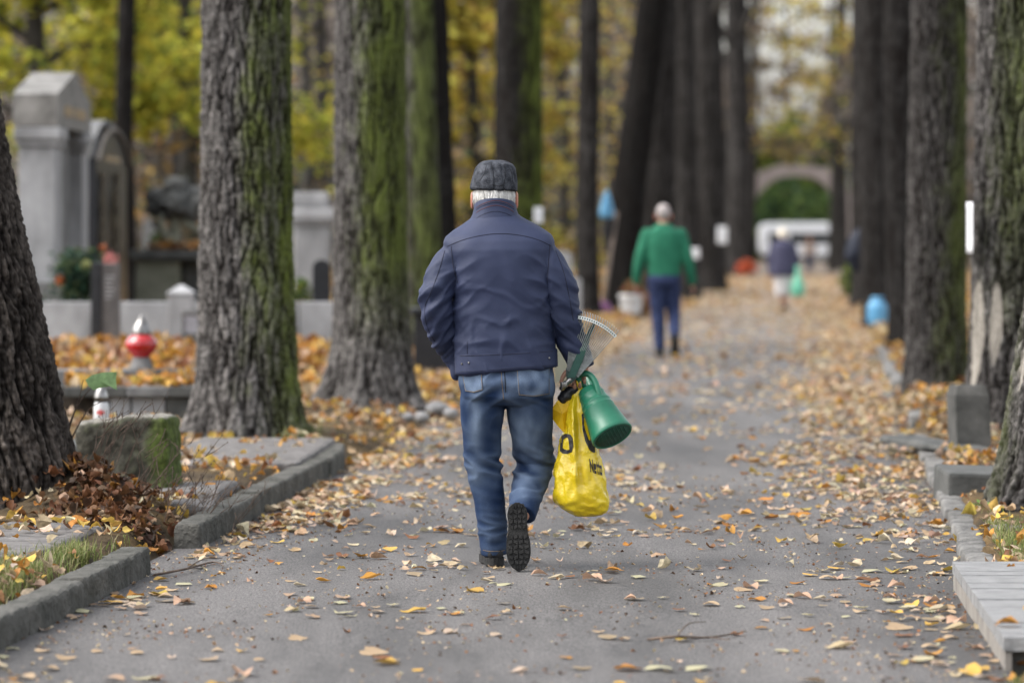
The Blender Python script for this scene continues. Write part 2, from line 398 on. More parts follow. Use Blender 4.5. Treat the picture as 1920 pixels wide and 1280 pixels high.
rng = np.random.default_rng(5)
W_path = {'tan':.46,'pale':.30,'yellow':.07,'orange':.10,'brown':.07}
W_side = {'tan':.30,'pale':.14,'yellow':.2,'orange':.22,'brown':.14}
bands = [(12.0,16.4,230),(16.4,24,380),(24,34,330),(34,48,240),(48,75,110),(75,120,26)]
near = None; P_, S_, I_ = [], [], []
for (Y0, Y1, dm) in bands:
    n = int(area(Y0, Y1)*dm)
    X, Y, u, z, inp = scatter(rng, n, Y0, Y1, lambda u, Y: dens_m2(u, Y)/dm)
    P_.append(np.stack([X,Y,z],-1)); I_.append(inp); S_.append((.028+.064*rng.beta(1.5,2.0,len(X)))*(1+.2*(Y>30)+.5*(Y>70)))
# the nearest leaves on the asphalt lie one by one, each an object
A = P_[0][I_[0]]; sA = S_[0][I_[0]]
order = np.argsort(A[:,1]-sA*20); A, sA = A[order], sA[order]
NI = min(285, len(A))
rest = A[NI:]; restS = sA[NI:]
P1 = np.concatenate([rest]+[p[i] for p, i in zip(P_[1:], I_[1:])]); S1 = np.concatenate([restS]+[s[i] for s, i in zip(S_[1:], I_[1:])])
P2 = np.concatenate([p[~i] for p, i in zip(P_, I_)]); S2 = np.concatenate([s[~i] for s, i in zip(S_, I_)])
v, f, c, _ = leaves(rng, P1, S1, .16, .8, W_path)
tag(mk('leaf_litter', v, f, M_leaf, col=c), 'tan and ochre fallen leaves strewn thickly over the asphalt path', 'leaves', kind='stuff')
P2[:,2] += rng.uniform(0, .03, len(P2))+np.where((P2[:,1]<16.9)&(P2[:,0]<0), rng.uniform(.0,.06,len(P2)), 0)
v, f, c, _ = leaves(rng, P2, S2, .55, 1.2, W_side)
tag(mk('leaf_litter', v, f, M_leaf, col=c), 'orange and brown leaf litter on the ground beside the path', 'leaves', kind='stuff')
LLAB = {'tan':'curled tan fallen leaf on the grey asphalt in the foreground','pale':'pale cream fallen leaf on the grey asphalt in the foreground','yellow':'ochre yellow fallen leaf on the grey asphalt in the foreground','orange':'orange fallen leaf on the grey asphalt in the foreground','brown':'dark brown fallen leaf on the grey asphalt in the foreground'}
n = 15000; Y = np.sqrt(rng.uniform(12.0**2, 24.0**2, n)); X = rng.uniform(-.147,.147,n)*Y; u = X-pc(Y)
k_ = (u > -1.83) & (u < 1.70) & (rng.uniform(0,1,n) < np.clip(.35+1.2*pnx(X*2,Y*1.2,X*0+4)+.5*sstep(1.0,1.7,np.abs(u)),0,1))
v, f, c, _ = leaves(rng, np.stack([X[k_],Y[k_],X[k_]*0+.004],-1), rng.uniform(.006,.02,k_.sum()), .3, 1.2, {'tan':.35,'pale':.2,'brown':.25,'dark':.2})
tag(mk('leaf_crumbs', v, f, M_leaf, col=c), 'small crumbs of dry leaf and grit on the asphalt', 'leaf crumbs', kind='stuff')
r3 = np.random.default_rng(21); protos = {}
for key in LLAB:
    for j in range(7):
        v, f, c, _ = leaves(r3, np.zeros((1,3)), np.ones(1), .10, .62, {key:1})
        me = mk('fallen_leaf', v, f, M_leaf, col=c); protos[key, j] = me.data; bpy.data.objects.remove(me)
for i in range(NI):
    key = r3.choice(list(W_path), p=list(W_path.values()))
    o = bpy.data.objects.new('fallen_leaf', protos[key, int(r3.integers(7))]); COL.objects.link(o)
    o.location = A[i]; o.rotation_euler = (0,0,r3.uniform(0,6.28)); o.scale = (sA[i]*1.12,)*3
    tag(o, LLAB[key], 'leaf', 'fallen leaves on the asphalt in the foreground')
# the heap of brown leaves banked against the leaning trunk
n = 850; X = rng.normal(-1.95,.15,n); Y = rng.normal(18.0,.42,n); t = rng.uniform(0,1,n)
lead = rng.uniform(0,1,n) < .45                                        # the tail runs down to the kerb gap
X = np.where(lead, -1.95+.34*t+rng.normal(0,.06,n), X); Y = np.where(lead, 18.0-.75*t+rng.normal(0,.12,n), Y)
z = np.where(X-pc(Y) > -1.78, .01, ground_z(X-pc(Y), Y))+rng.uniform(0,.07,n)
v, f, c, _ = leaves(rng, np.stack([X,Y,z],-1), rng.uniform(.032,.068,n), .8, 1.4, {'brown':.60,'orange':.06,'dark':.28,'tan':.06})
tag(mk('leaf_heap', v, f, M_leaf, col=c*.62), 'heap of brown leaves banked against the leaning trunk', 'leaf heap', kind='stuff')
# leaf bed on the raised graves
n = 2600; X = np.empty(n); Y = rng.uniform(29.3,36.3,n); X = xat(rng.uniform(60,640,n), Y)
keep = (X-pc(Y)) < -2.9; X, Y = X[keep], Y[keep]
z = ground_z(X-pc(Y), Y)+rng.uniform(.0,.09,len(X))
v, f, c, _ = leaves(rng, np.stack([X,Y,z],-1), rng.uniform(.07,.13,len(X)), .9, 1.3, {'orange':.42,'tan':.24,'brown':.2,'yellow':.14})
tag(mk('leaf_litter', v, f, M_leaf, col=c), 'thick orange leaf bed covering the graves below the pale granite wall', 'leaves', kind='stuff')

# ---------------------------------------------------------------- grass
def blades(rng, P, h, spread=.75, cols=((.13,.17,.045),(.22,.23,.08),(.32,.28,.15))):
    n = len(P); yaw = rng.uniform(0,2*PI,n); ln = rng.normal(0,spread,n); w = rng.uniform(.0016,.003,n)
    d = np.stack([np.cos(yaw), np.sin(yaw), yaw*0],-1); s = np.stack([-np.sin(yaw), np.cos(yaw), yaw*0],-1)*w[:,None]
    up = np.array((0,0,1.)); hh = h[:,None]
    p0 = P; p1 = P+up*hh*.55+d*(ln*h*.35)[:,None]; p2 = P+up*hh*(1-.25*np.abs(ln))[:,None]+d*(ln*h)[:,None]
    V = np.stack([p0-s,p0+s,p1-s*.8,p1+s*.8,p2],1)
    Fc = np.array([(0,1,3),(0,3,2),(2,3,4)])
    C = np.array(cols)[rng.choice(len(cols), n, p=[.5,.3,.2])]*rng.uniform(.7,1.25,(n,1))
    return V.reshape(-1,3), (Fc[None]+np.arange(n)[:,None,None]*5).reshape(-1,3), np.repeat(C,5,0)
def grass_patch(label, pts, hmin, hmax):
    P = np.concatenate(pts); h = rng.uniform(hmin, hmax, len(P))
    P[:,2] = ground_z(P[:,0]-pc(P[:,1]), P[:,1])-.005
    v, f, c = blades(rng, P, h)
    tag(mk('grass', v, f, M_grass, col=c, smooth=False), label, 'grass', kind='stuff')
def patch(cx, cy, sx, sy, n, hard=False):
    X = rng.normal(cx, sx, n); Y = rng.normal(cy, sy, n); u = X-pc(Y)
    ok = ((u < -1.95) | (u > 1.86)); return np.stack([X[ok],Y[ok],X[ok]*0],-1)
pts = []
for (px, py, sx, sy, n) in [(30,1130,.10,.35,1700),(120,1110,.10,.5,2000),(215,1060,.06,.35,1700),(250,1020,.05,.25,1000),(20,1070,.12,.3,900),(140,1040,.05,.2,600),(170,1085,.08,.3,900),(60,1100,.12,.4,1200)]:
    Y = yg(py,.1); pts.append(patch(xat(px,Y), Y, sx, sy, n))
grass_patch('tufts of short green grass behind the left kerb in the foreground', pts, .02, .09)
pts = []
for (px, py, sx, sy, n) in [(400,985,.05,.4,350),(440,950,.05,.5,300),(560,890,.06,.6,250),(420,800,.16,.5,500),(560,815,.08,.4,260),(330,770,.2,.5,300)]:
    Y = yg(py,.1); pts.append(patch(xat(px,Y), Y, sx, sy, n))
grass_patch('thin grass and weeds between the slabs behind the left kerb', pts, .03, .11)
pts = []
for (px, py, sx, sy, n) in [(1870,1020,.12,.4,900),(1840,1035,.1,.25,600),(1800,985,.04,.3,260),(1900,1000,.1,.4,500),(1760,840,.05,.6,200),(1830,985,.08,.3,250)]:
    Y = yg(py,.08); pts.append(patch(xat(px,Y), Y, sx, sy, n))
X = rng.normal(xat(1915,12.2),.07,600); Y = rng.normal(12.1,.12,600); pts.append(np.stack([X,Y,X*0],-1)[(X-pc(Y))>1.7])
grass_patch('short grass behind the right kerb and around the low slab', pts, .025, .09)
# ================================================================ TREES
m, nt, b = newmat('bark'); L = nt.links
a = nd(nt, 'ShaderNodeAttribute', attribute_name='Col')
tc = nd(nt, 'ShaderNodeTexCoord'); mp = nd(nt, 'ShaderNodeMapping'); mp.inputs['Scale'].default_value = (1,1,.35); L.new(tc.outputs['Object'], mp.inputs['Vector'])
n1 = nd(nt, 'ShaderNodeTexNoise', i_Scale=85, i_Detail=6, i_Roughness=.8); L.new(mp.outputs[0], n1.inputs['Vector'])
mr = nd(nt, 'ShaderNodeMapRange'); mr.inputs[1].default_value=.3; mr.inputs[2].default_value=.7; mr.inputs[3].default_value=.4; mr.inputs[4].default_value=1.7; L.new(n1.outputs['Fac'], mr.inputs[0])
mx = nd(nt, 'ShaderNodeVectorMath', operation='SCALE'); L.new(a.outputs['Color'], mx.inputs[0]); L.new(mr.outputs[0], mx.inputs['Scale']); L.new(mx.outputs[0], b.inputs['Base Color'])
bp = nd(nt, 'ShaderNodeBump', i_Strength=1.0, i_Distance=.016); L.new(n1.outputs['Fac'], bp.inputs['Height']); L.new(bp.outputs[0], b.inputs['Normal'])
b.inputs['Roughness'].default_value = .95; b.inputs['Specular IOR Level'].default_value = .06
M_bark = m
BARK = np.array((.125,.117,.112)); CREV = np.array((.012,.010,.009)); MOSS = np.array((.094,.118,.024)); SCAR = np.array((.30,.275,.24))

def bark_tube(prof, nth, zs, seed, amp, flare=.35, moss=None, scars=(), bark=BARK, lobes=5, cell=1.0, moss_lo=0.0, mstr=.9):
    """trunk surface: prof = [(z, x, y, r)] rings; returns V, F, colour. moss = (direction deg, cover 0..1)"""
    prof = np.array(prof, float); zz = prof[:,0]
    cx = np.interp(zs, zz, prof[:,1]); cy = np.interp(zs, zz, prof[:,2]); rr = np.interp(zs, zz, prof[:,3])
    k = np.ones(5)/5
    def sm(a):
        p = np.pad(a, 2, mode='edge'); return np.convolve(p, k, 'valid')
    cx, cy, rr = sm(cx), sm(cy), sm(rr)
    th = np.arange(nth)/nth*2*PI; TH, ZZ = np.meshgrid(th, zs); R = rr[:,None]+0*TH
    z0 = zs[0]+.15
    fl = flare*np.exp(-np.maximum(ZZ-z0,0)/.22)
    ph = seed*1.7
    R = R*(1+fl*(.75+.5*np.cos(lobes*TH+ph)*(1+.4*np.cos(2*TH+ph*2))))
    R = R*(1+.025*np.cos(3*TH+ph+ZZ*.5)+.015*np.cos(7*TH+ph*3+ZZ*.9))
    r0 = prof[:,3].mean()
    x = np.cos(TH).ravel()*r0; y = np.sin(TH).ravel()*r0; z = ZZ.ravel()
    o = seed*13.1
    wx = .022*pnx(x*7+o, y*7, z*4); wy = .022*pnx(x*7, y*7+o, z*4+9)
    s = cell
    a1 = np.abs(pnx((x+wx)/(.045*s)+o, (y+wy)/(.045*s), z/(.34*s)))
    a2 = np.abs(pnx((x+wx)/(.02*s)+o+5, (y+wy)/(.02*s), z/(.10*s)))
    a3 = pnx(x/(.03*s)+o, y/(.03*s), z/(.022*s))
    h = np.minimum(a1*3.4,1)*.58+np.minimum(a2*3.4,1)*.30+a3*.22
    h = np.clip(h, 0, 1)
    big = pnx(x*2.2+o, y*2.2, z*.9)
    sc = np.zeros(len(x))
    for (zc, ang, hz, wz) in scars:
        d = np.abs((np.radians(ang)-TH.ravel()+PI) % (2*PI)-PI)*r0
        e = (d/wz)**2+((z-zc)/hz)**2+.6*pnx(x*9+o, y*9, z*5)
        sc = np.maximum(sc, 1-sstep(.75,1.0,e))
    disp = (h-.62)*amp*(1-.8*sc)-.012*sc
    Rr = R.ravel()+disp
    V = np.stack([(cx[:,None]+0*TH).ravel()+np.cos(TH).ravel()*Rr, (cy[:,None]+0*TH).ravel()+np.sin(TH).ravel()*Rr, z], -1)
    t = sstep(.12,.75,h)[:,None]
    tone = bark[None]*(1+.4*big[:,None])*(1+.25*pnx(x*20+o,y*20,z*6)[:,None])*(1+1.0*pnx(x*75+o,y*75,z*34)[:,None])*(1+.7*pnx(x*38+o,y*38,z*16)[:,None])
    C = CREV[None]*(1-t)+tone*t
    if moss:
        d = np.cos(TH.ravel()-np.radians(moss[0]))
        mm = sstep(-.30,.75, d-(1-2*moss[1])+.55*pnx(x*5+o,y*5,z*1.0)+.4*pnx(x*22,y*22+o,z*7))*sstep(moss_lo-.5, moss_lo+.5, z)
        mm = (mm*(.55+.45*t[:,0]))[:,None]*mstr
        C = C*(1-mm)+(MOSS[None]*(1+.8*pnx(x*8+o,y*8,z*3)[:,None])*(.35+.65*t))*mm
    C = C*(1-sc[:,None])+SCAR[None]*(1+.5*pnx(x*40,y*40,z*3)[:,None])*sc[:,None]
    n = nth; kk = len(zs)
    i = np.arange((kk-1)*n).reshape(kk-1,n)
    j = np.roll(i, -1, axis=1)
    Fc = np.stack([i,j,j+n,i+n],-1).reshape(-1,4)
    return V, Fc, np.clip(C, 0, 1)

# a thin autumn crown high over the avenue (shared by the avenue trees), with its limbs
def leaf_quads(rng, P, size, cols, p=None):
    n = len(P); R = rotmats(rng, n, 1.0); S = np.array([(-.5,-.1,0),(.1,-.42,.06),(.55,.05,0),(.0,.4,-.05)])[None]*size[:,None,None]
    W = np.einsum('nij,nkj->nki', R, S)+P[:,None]
    C = np.array(cols)[rng.choice(len(cols), n, p=p)]*rng.uniform(.7,1.25,(n,1))
    return W.reshape(-1,3), (np.arange(n)[:,None]*4+np.arange(4)[None]), np.repeat(C,4,0)
YEL = [(.42,.37,.05),(.50,.40,.06),(.30,.30,.05),(.20,.22,.04)]
r5 = np.random.default_rng(77)
LIMB = MB(); tips = []
for i in range(5):
    a = i*1.26+.4; z0 = 6.2+.5*i
    p = [np.array((0,0,z0)), np.array((math.cos(a)*.9, math.sin(a)*.9, z0+1.1)), np.array((math.cos(a)*1.9, math.sin(a)*1.9, z0+2.6)), np.array((math.cos(a)*2.5, math.sin(a)*2.5, z0+4.2))]
    LIMB.add(*tube(p, [.11,.08,.05,.02], n=8, k=3)); tips += [p[2], p[3]]
    for q in range(3):
        s = p[1]+(p[3]-p[1])*(.2+.3*q); e = s+np.array((math.cos(a+1.2*(q-1))*1.1, math.sin(a+1.2*(q-1))*1.1, .7))
        LIMB.add(*tube([s,(s+e)/2+np.array((0,0,.1)),e],[.035,.025,.01],n=6)); tips.append(e)
lv, lf = LIMB.arr(); LIMB_ME = None
cp = np.concatenate([r5.normal(t, .55, (26,3)) for t in tips])
cv, cf, cc = leaf_quads(r5, cp, r5.uniform(.08,.14,len(cp)), YEL)
CROWN = {}
def avenue_tree(label, Y, pts, width, flare=.35, moss=None, scars=(), near=False, amp=.03, seed=1, base=None, bark=BARK, crown=True, moss_lo=0.0, group=None, depth=1.0, cat='tree', mstr=.9):
    """pts = (row, centre column) of the trunk in the photo, width in photo pixels; the tree stands at distance Y"""
    P = sorted([(zat(py, Y), xat(px, Y)) for py, px in pts])
    w = width/F*Y/2
    zb = P[0][0] if base is None else base
    x0 = P[0][1]; g = gz(x0, Y); zb = min(zb, g)
    dx = (P[-1][1]-P[-2][1])/max(P[-1][0]-P[-2][0], .01)
    top = P[-1]
    prof = [(zb-.15, 0, 0, w*1.12)]+[(z, x-x0, 0, w*(1.08-.03*i)) for i, (z, x) in enumerate(P)]
    prof.append((10.5, top[1]-x0+dx*.35*(10.5-top[0]), 0, w*.45))
    vis = zat(-40, Y)
    if near: zs = np.concatenate([np.arange(zb-.15, vis, .0075), np.linspace(vis+.05, 10.5, 30)]); nth = 380
    else: zs = np.concatenate([np.linspace(zb-.15, max(vis,3), 150), np.linspace(max(vis,3)+.1, 10.5, 16)]); nth = 90
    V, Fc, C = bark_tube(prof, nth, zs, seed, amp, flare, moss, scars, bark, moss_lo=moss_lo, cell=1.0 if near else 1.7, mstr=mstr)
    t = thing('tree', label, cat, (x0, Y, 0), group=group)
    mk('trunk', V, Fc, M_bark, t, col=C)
    if crown:
        for nm, vv, ff, m_, c_ in (('limbs', lv, lf, M_limb, None), ('crown', cv, cf, M_foliage, cc)):
            if nm not in CROWN:
                o = mk(nm, vv, ff, m_, t, col=c_); CROWN[nm] = o.data
            else:
                o = bpy.data.objects.new(nm, CROWN[nm]); COL.objects.link(o); o.parent = t
            o.location = (top[1]-x0+dx*.35*(7-top[0]), 0, 0); o.rotation_euler = (0,0,seed*1.9)
    return t
M_limb = mat('limb bark', (.02,.018,.016), (.06,.055,.05), scale=12, rough=.9, bump=.5)
BARK_SHADED = BARK*.15; BARK_HALF_SHADED = BARK*.26  # avenue bark darkened so its colour carries the shade of the canopy
# left row
avenue_tree('leaning dark trunk at the left edge, leaf heap at its foot', 18.35, [(955,20),(850,4),(740,-14),(640,-32),(520,-55),(400,-80),(260,-104),(130,-124),(0,-142)], 246, flare=.22, near=True, amp=.045, seed=2, bark=np.array((.070,.060,.053)), moss=(200,.2), moss_lo=1.2, mstr=.5)
avenue_tree('broad furrowed trunk left of the man, bright green moss on its right', 25.2, [(812,470),(700,466),(500,464),(300,465),(0,464)], 170, flare=.42, near=True, amp=.036, seed=5, moss=(-12,.33), bark=BARK*1.05)
avenue_tree('thick mossy trunk just left of the man, green over its right half', 29.6, [(758,698),(650,700),(500,697),(300,696),(0,694)], 134, flare=.5, near=True, amp=.03, seed=9, moss=(-35,.46), bark=BARK*.95, moss_lo=.9)
avenue_tree('mossy grey trunk close behind the thick mossy trunk', 41, [(668,800),(500,797),(300,790),(0,783)], 60, flare=.3, moss=(-60,.42), seed=12, bark=BARK*.5, amp=.02, mstr=.7)
avenue_tree('narrow blackish trunk showing at the right of the mossy pair behind the man', 42.5, [(660,836),(500,833),(300,822),(0,812)], 52, flare=.3, seed=14, bark=BARK_SHADED*.8, amp=.02)
avenue_tree('dark trunk rising behind the cap of the man, mossy on its right edge', 45.5, [(640,975),(400,972),(200,971),(0,973)], 88, flare=.3, moss=(-25,.3), seed=17, bark=BARK_SHADED, amp=.02)
avenue_tree('slim dark trunk right of the man, beside the hanging blue bag', 60, [(590,1102),(400,1101),(200,1104),(0,1106)], 40, flare=.3, seed=19, bark=BARK_HALF_SHADED, amp=.02)
avenue_tree('leaning black trunk behind the broom and the white flower bucket', 63, [(585,1168),(480,1172),(350,1180),(200,1200),(0,1226)], 62, flare=.25, seed=23, bark=BARK_SHADED*.7, amp=.02)
avenue_tree('dark straight trunk directly behind the man in the green sweater', 72, [(560,1236),(300,1236),(0,1240)], 56, flare=.2, seed=25, bark=BARK_SHADED*1.5, amp=.02)  # from here on the bark is paler, distance haze put into its colour
avenue_tree('dark trunk just right of the green sweater with a white disc on it', 80, [(555,1290),(300,1285),(0,1280)], 44, flare=.3, seed=27, bark=BARK_SHADED*2, amp=.02)
avenue_tree('wide dark trunk with a white paper notice, left of the far arch', 90, [(528,1334),(300,1331),(0,1328)], 50, flare=.3, seed=29, bark=BARK_SHADED*1.8, amp=.02)
avenue_tree('farthest dark trunk of the left row, right against the pale arch', 118, [(508,1382),(300,1385),(0,1380)], 40, flare=.3, seed=31, bark=BARK_SHADED*2.4, amp=.02)
# right row
avenue_tree('rough trunk at the right edge with a pale scar, green weeds at its foot', 19.2, [(935,2000),(860,2004),(760,2012),(660,2022),(560,2034),(450,2046),(200,2070),(0,2090)], 232, flare=.28, near=True, amp=.045, seed=33, bark=BARK*.8, scars=[(.80,196,.19,.055)], moss=(165,.10), mstr=.4)
avenue_tree('furrowed trunk with a white paper sheet and pale scars above a stone post', 26.6, [(785,1900),(640,1902),(450,1906),(300,1908),(0,1914)], 164, flare=.25, near=True, amp=.034, seed=37, bark=BARK*.85, scars=[(.72,208,.36,.075),(.80,238,.30,.05)], moss=(-75,.28), moss_lo=1.0, mstr=.5)
avenue_tree('grey trunk in the right row with an even green mossy right half', 33.8, [(712,1752),(500,1755),(300,1757),(0,1762)], 104, flare=.22, near=True, amp=.026, seed=41, bark=BARK*.5, moss=(-15,.36), mstr=.55)
avenue_tree('dark trunk between the mossy grey trunk and the light blue sack', 45, [(640,1705),(500,1696),(300,1690),(0,1688)], 66, flare=.25, seed=43, bark=BARK_SHADED*1.5, amp=.02)
avenue_tree('dark trunk standing right behind the light blue sack', 57, [(600,1655),(500,1648),(300,1643),(0,1640)], 66, flare=.2, seed=45, bark=BARK_SHADED*1.4, amp=.02)
avenue_tree('farther dark trunk partly hidden behind the trunk with the blue sack', 72, [(560,1622),(300,1618),(0,1620)], 46, flare=.25, seed=47, bark=BARK_SHADED*2, amp=.02)  # bark lightened here too, for haze at this depth
# slender trees beyond
avenue_tree('thin dark trunk rising behind the black arched tomb', 52, [(560,240),(400,236),(250,231),(0,238)], 34, flare=.2, seed=51, bark=BARK_SHADED, amp=.01, crown=False)
avenue_tree('slender bare tree against the pale sky left of the far arch', 135, [(500,1405),(300,1412),(0,1414)], 16, flare=.2, seed=53, bark=BARK*.5, amp=.01, crown=False)
avenue_tree('slender bare tree against the pale sky beside the right row', 140, [(500,1580),(300,1575),(0,1578)], 22, flare=.2, seed=55, bark=BARK*.5, amp=.01, crown=False)
avenue_tree('thin dim trunk far off behind the dark carved sculpture', 80, [(540,350),(300,345),(0,338)], 46, flare=.2, seed=57, bark=BARK_SHADED, amp=.01, crown=False)
avenue_tree('thin dim trunk far off seen between the two mossy trunks', 95, [(540,602),(300,606),(0,600)], 20, flare=.2, seed=58, bark=BARK_HALF_SHADED, amp=.01, crown=False)

# background trees with low crowns
def crown_tree(name, label, X, Y, H, r, zlow, spread, nleaf, cols, p, seed, size=(.10,.18), group='autumn trees behind the graves', bare=False):
    g = np.random.default_rng(seed); t = thing(name, label, 'tree', (X, Y, 0), group=None)
    tr = MB(); tr.add(*tube([(0,0,-.2),(0,0,.3),(.1,0,H*.35),(-.05,.05,H*.7),(0,0,H)], [r*1.4,r,r*.8,r*.5,.02], n=12, k=3))
    pts = []
    nb = 16
    for i in range(nb):
        z0 = zlow+(H-zlow)*(i/nb)**.9*.9; a = i*2.4+g.uniform(-.4,.4); ln = spread*(1-.55*(i/nb))*g.uniform(.7,1.1)
        d = np.array((math.cos(a), math.sin(a), 0)); up = g.uniform(.05,.5)
        P = [np.array((0,0,z0)), d*ln*.4+np.array((0,0,z0+ln*.4*up+.15)), d*ln*.75+np.array((0,0,z0+ln*.7*up)), d*ln+np.array((0,0,z0+ln*.8*up-.25))]
        tr.add(*tube(P, [r*.35,r*.22,r*.13,.012], n=7, k=3))
        for q in range(7):
            s = P[1]+(P[3]-P[1])*(q/6.0); e = s+np.array((g.normal(0,.6), g.normal(0,.6), g.normal(-.05,.35)))
            tr.add(*tube([s,(s+e)/2+np.array((0,0,.06)),e], [.02,.012,.006], n=5)); pts += [(s+e)/2, e]
    V, Fc = tr.arr(); mk('trunk', V, Fc, M_limb, t)
    pts = np.array(pts); kk = g.integers(0, len(pts), nleaf)
    w = g.uniform(0,1,len(pts))**1.5; kk = g.choice(len(pts), nleaf, p=w/w.sum())
    P = pts[kk]+g.normal(0, 1, (nleaf,3))*np.array((.32,.32,.16))
    P = P[P[:,2] > zlow*.5]
    v, f, c = leaf_quads(g, P, g.uniform(*size, len(P)), cols, p)
    mk('crown', v, f, M_foliage, t, col=c, smooth=False)
    return t
LIME = [(.47,.46,.06),(.56,.48,.07),(.30,.33,.05),(.16,.20,.035)]; GOLD = [(.54,.42,.07),(.46,.42,.08),(.34,.22,.08),(.20,.19,.07)]
RUST = [(.42,.22,.06),(.30,.18,.09),(.5,.34,.08),(.16,.12,.08)]; GRN = [(.06,.11,.03),(.10,.17,.035),(.26,.28,.05),(.035,.06,.02)]
pq = [.36,.28,.2,.16]
crown_tree('tree', 'lime yellow autumn tree spreading behind the grey gabled tomb', xat(60,64), 64, 10, .22, 2.7, 3.6, 12000, LIME, pq, 101, size=(.13,.24))
crown_tree('tree', 'lime yellow autumn tree between the thin trunk and the mossy stripe trunk', xat(345,70), 70, 10, .2, 2.9, 2.3, 6500, LIME, pq, 102, size=(.13,.24))
crown_tree('tree', 'sparse yellow green tree seen just right of the mossy stripe trunk', xat(570,82), 82, 9, .16, 2.4, 1.0, 420, LIME, pq, 103)
crown_tree('tree', 'bright golden tree with leaves to the ground, left of the cap of the man', xat(880,84), 84, 10, .2, .9, 2.2, 12000, GOLD, [.34,.34,.2,.12], 104, size=(.14,.26))
crown_tree('tree', 'golden brown tree seen between the cap of the man and the slim dark trunk', xat(1050,92), 92, 10, .18, 1.2, 1.6, 2600, GOLD, [.2,.2,.4,.2], 105)
crown_tree('tree', 'rusty half bare tree low behind the dark carved sculpture', xat(290,92), 92, 9, .18, 1.0, 2.8, 2600, RUST, None, 106)
crown_tree('tree', 'thin yellow speckled tree between the slim dark trunk and the leaning black trunk', xat(1140,105), 105, 10, .14, 2.0, 1.4, 900, GOLD, [.2,.2,.4,.2], 107)
crown_tree('tree', 'yellow speckled tree hanging over the far arch', xat(1560,132), 132, 11, .16, 3.1, 3.4, 1700, GOLD, [.25,.2,.35,.2], 108, size=(.16,.28))
crown_tree('tree', 'half bare brownish tree left of the pale sky gap', xat(1350,125), 125, 12, .2, 3.6, 2.8, 3200, [(.16,.115,.085),(.22,.15,.10),(.12,.10,.09),(.3,.22,.08)], None, 109, size=(.14,.24))
crown_tree('tree', 'green and yellow tree seen through the far arch', xat(1500,190), 190, 6.5, .2, 1.6, 3.4, 7000, GRN, [.25,.3,.35,.1], 110, size=(.2,.4))
crown_tree('tree', 'tall nearly bare tree against the sky gap above the arch', xat(1475,200), 200, 15, .2, 3.5, 6.0, 3400, [(.16,.12,.095),(.22,.16,.11),(.12,.105,.095),(.3,.22,.10)], None, 111, size=(.15,.3))
# dim far-off wood closing the view
g = np.random.default_rng(61); n = 60000
Y = g.uniform(118, 215, n); px = g.uniform(-60, 1980, n); X = xat(px, Y)
ztop = 1.45+(HOR+60)/F*Y; gap = np.exp(-((px-1470)/120.)**2)
ztop = ztop*(1-gap)+gap*(1.45+(HOR-300)/F*Y)
z = g.uniform(0, 1, n)*ztop
keep = ~((px > 1340) & (px < 1660) & (z < 4.8))
cl = pnx(X*.35, Y*.12, z*.45); keep &= (cl+g.normal(0,.12,n)) > -.12
X, Y, z, cl, px = X[keep], Y[keep], z[keep], cl[keep], px[keep]
v, f, c = leaf_quads(g, np.stack([X,Y,z],-1), g.uniform(.25,.75,len(X)), [(.10,.082,.072),(.14,.118,.105),(.075,.07,.058),(.14,.11,.08)], None)
c = c*np.repeat(np.clip(1+1.1*cl, .4, 1.9), 4)[:,None]
tag(mk('far_wood', v, f, M_foliage, col=np.clip(c,0,1), smooth=False), 'dim brown autumn wood closing the view behind the cemetery', 'wood', kind='stuff')
g = np.random.default_rng(62); n = 9000
Y = g.uniform(60, 118, n); px = g.uniform(-30, 1130, n); z = g.uniform(0,1,n)**1.6*3.2; X = xat(px, Y)
cl = pnx(X*.6, Y*.2, z*.6); keep = (cl > .0) & (X-pc(Y) < -3); X, Y, z, cl = X[keep], Y[keep], z[keep], cl[keep]
v, f, c = leaf_quads(g, np.stack([X,Y,z],-1), g.uniform(.12,.3,len(X)), [(.06,.08,.035),(.12,.09,.05),(.2,.13,.05),(.05,.05,.04)], None)
tag(mk('undergrowth', v, f, M_foliage, col=c, smooth=False), 'low brownish green undergrowth between the distant graves', 'undergrowth', kind='stuff')
# ================================================================ GRAVES AND STONES (left)
def bx(mb, X0, X1, Y0, Y1, z0, z1, bev=.01, rz=0, **k):
    return mb.add(*box((X0+X1)/2, (Y0+Y1)/2, (z0+z1)/2, abs(X1-X0), abs(Y1-Y0), abs(z1-z0), rz=rz, bev=bev, **k))
def plain(name, label, cat, mb, m, smooth=False, group=None, parent=None):
    o = mb.build(name, m, parent, smooth); return tag(o, label, cat, group)
def lift(VF, loc): return VF[0]+np.array(loc), VF[1]

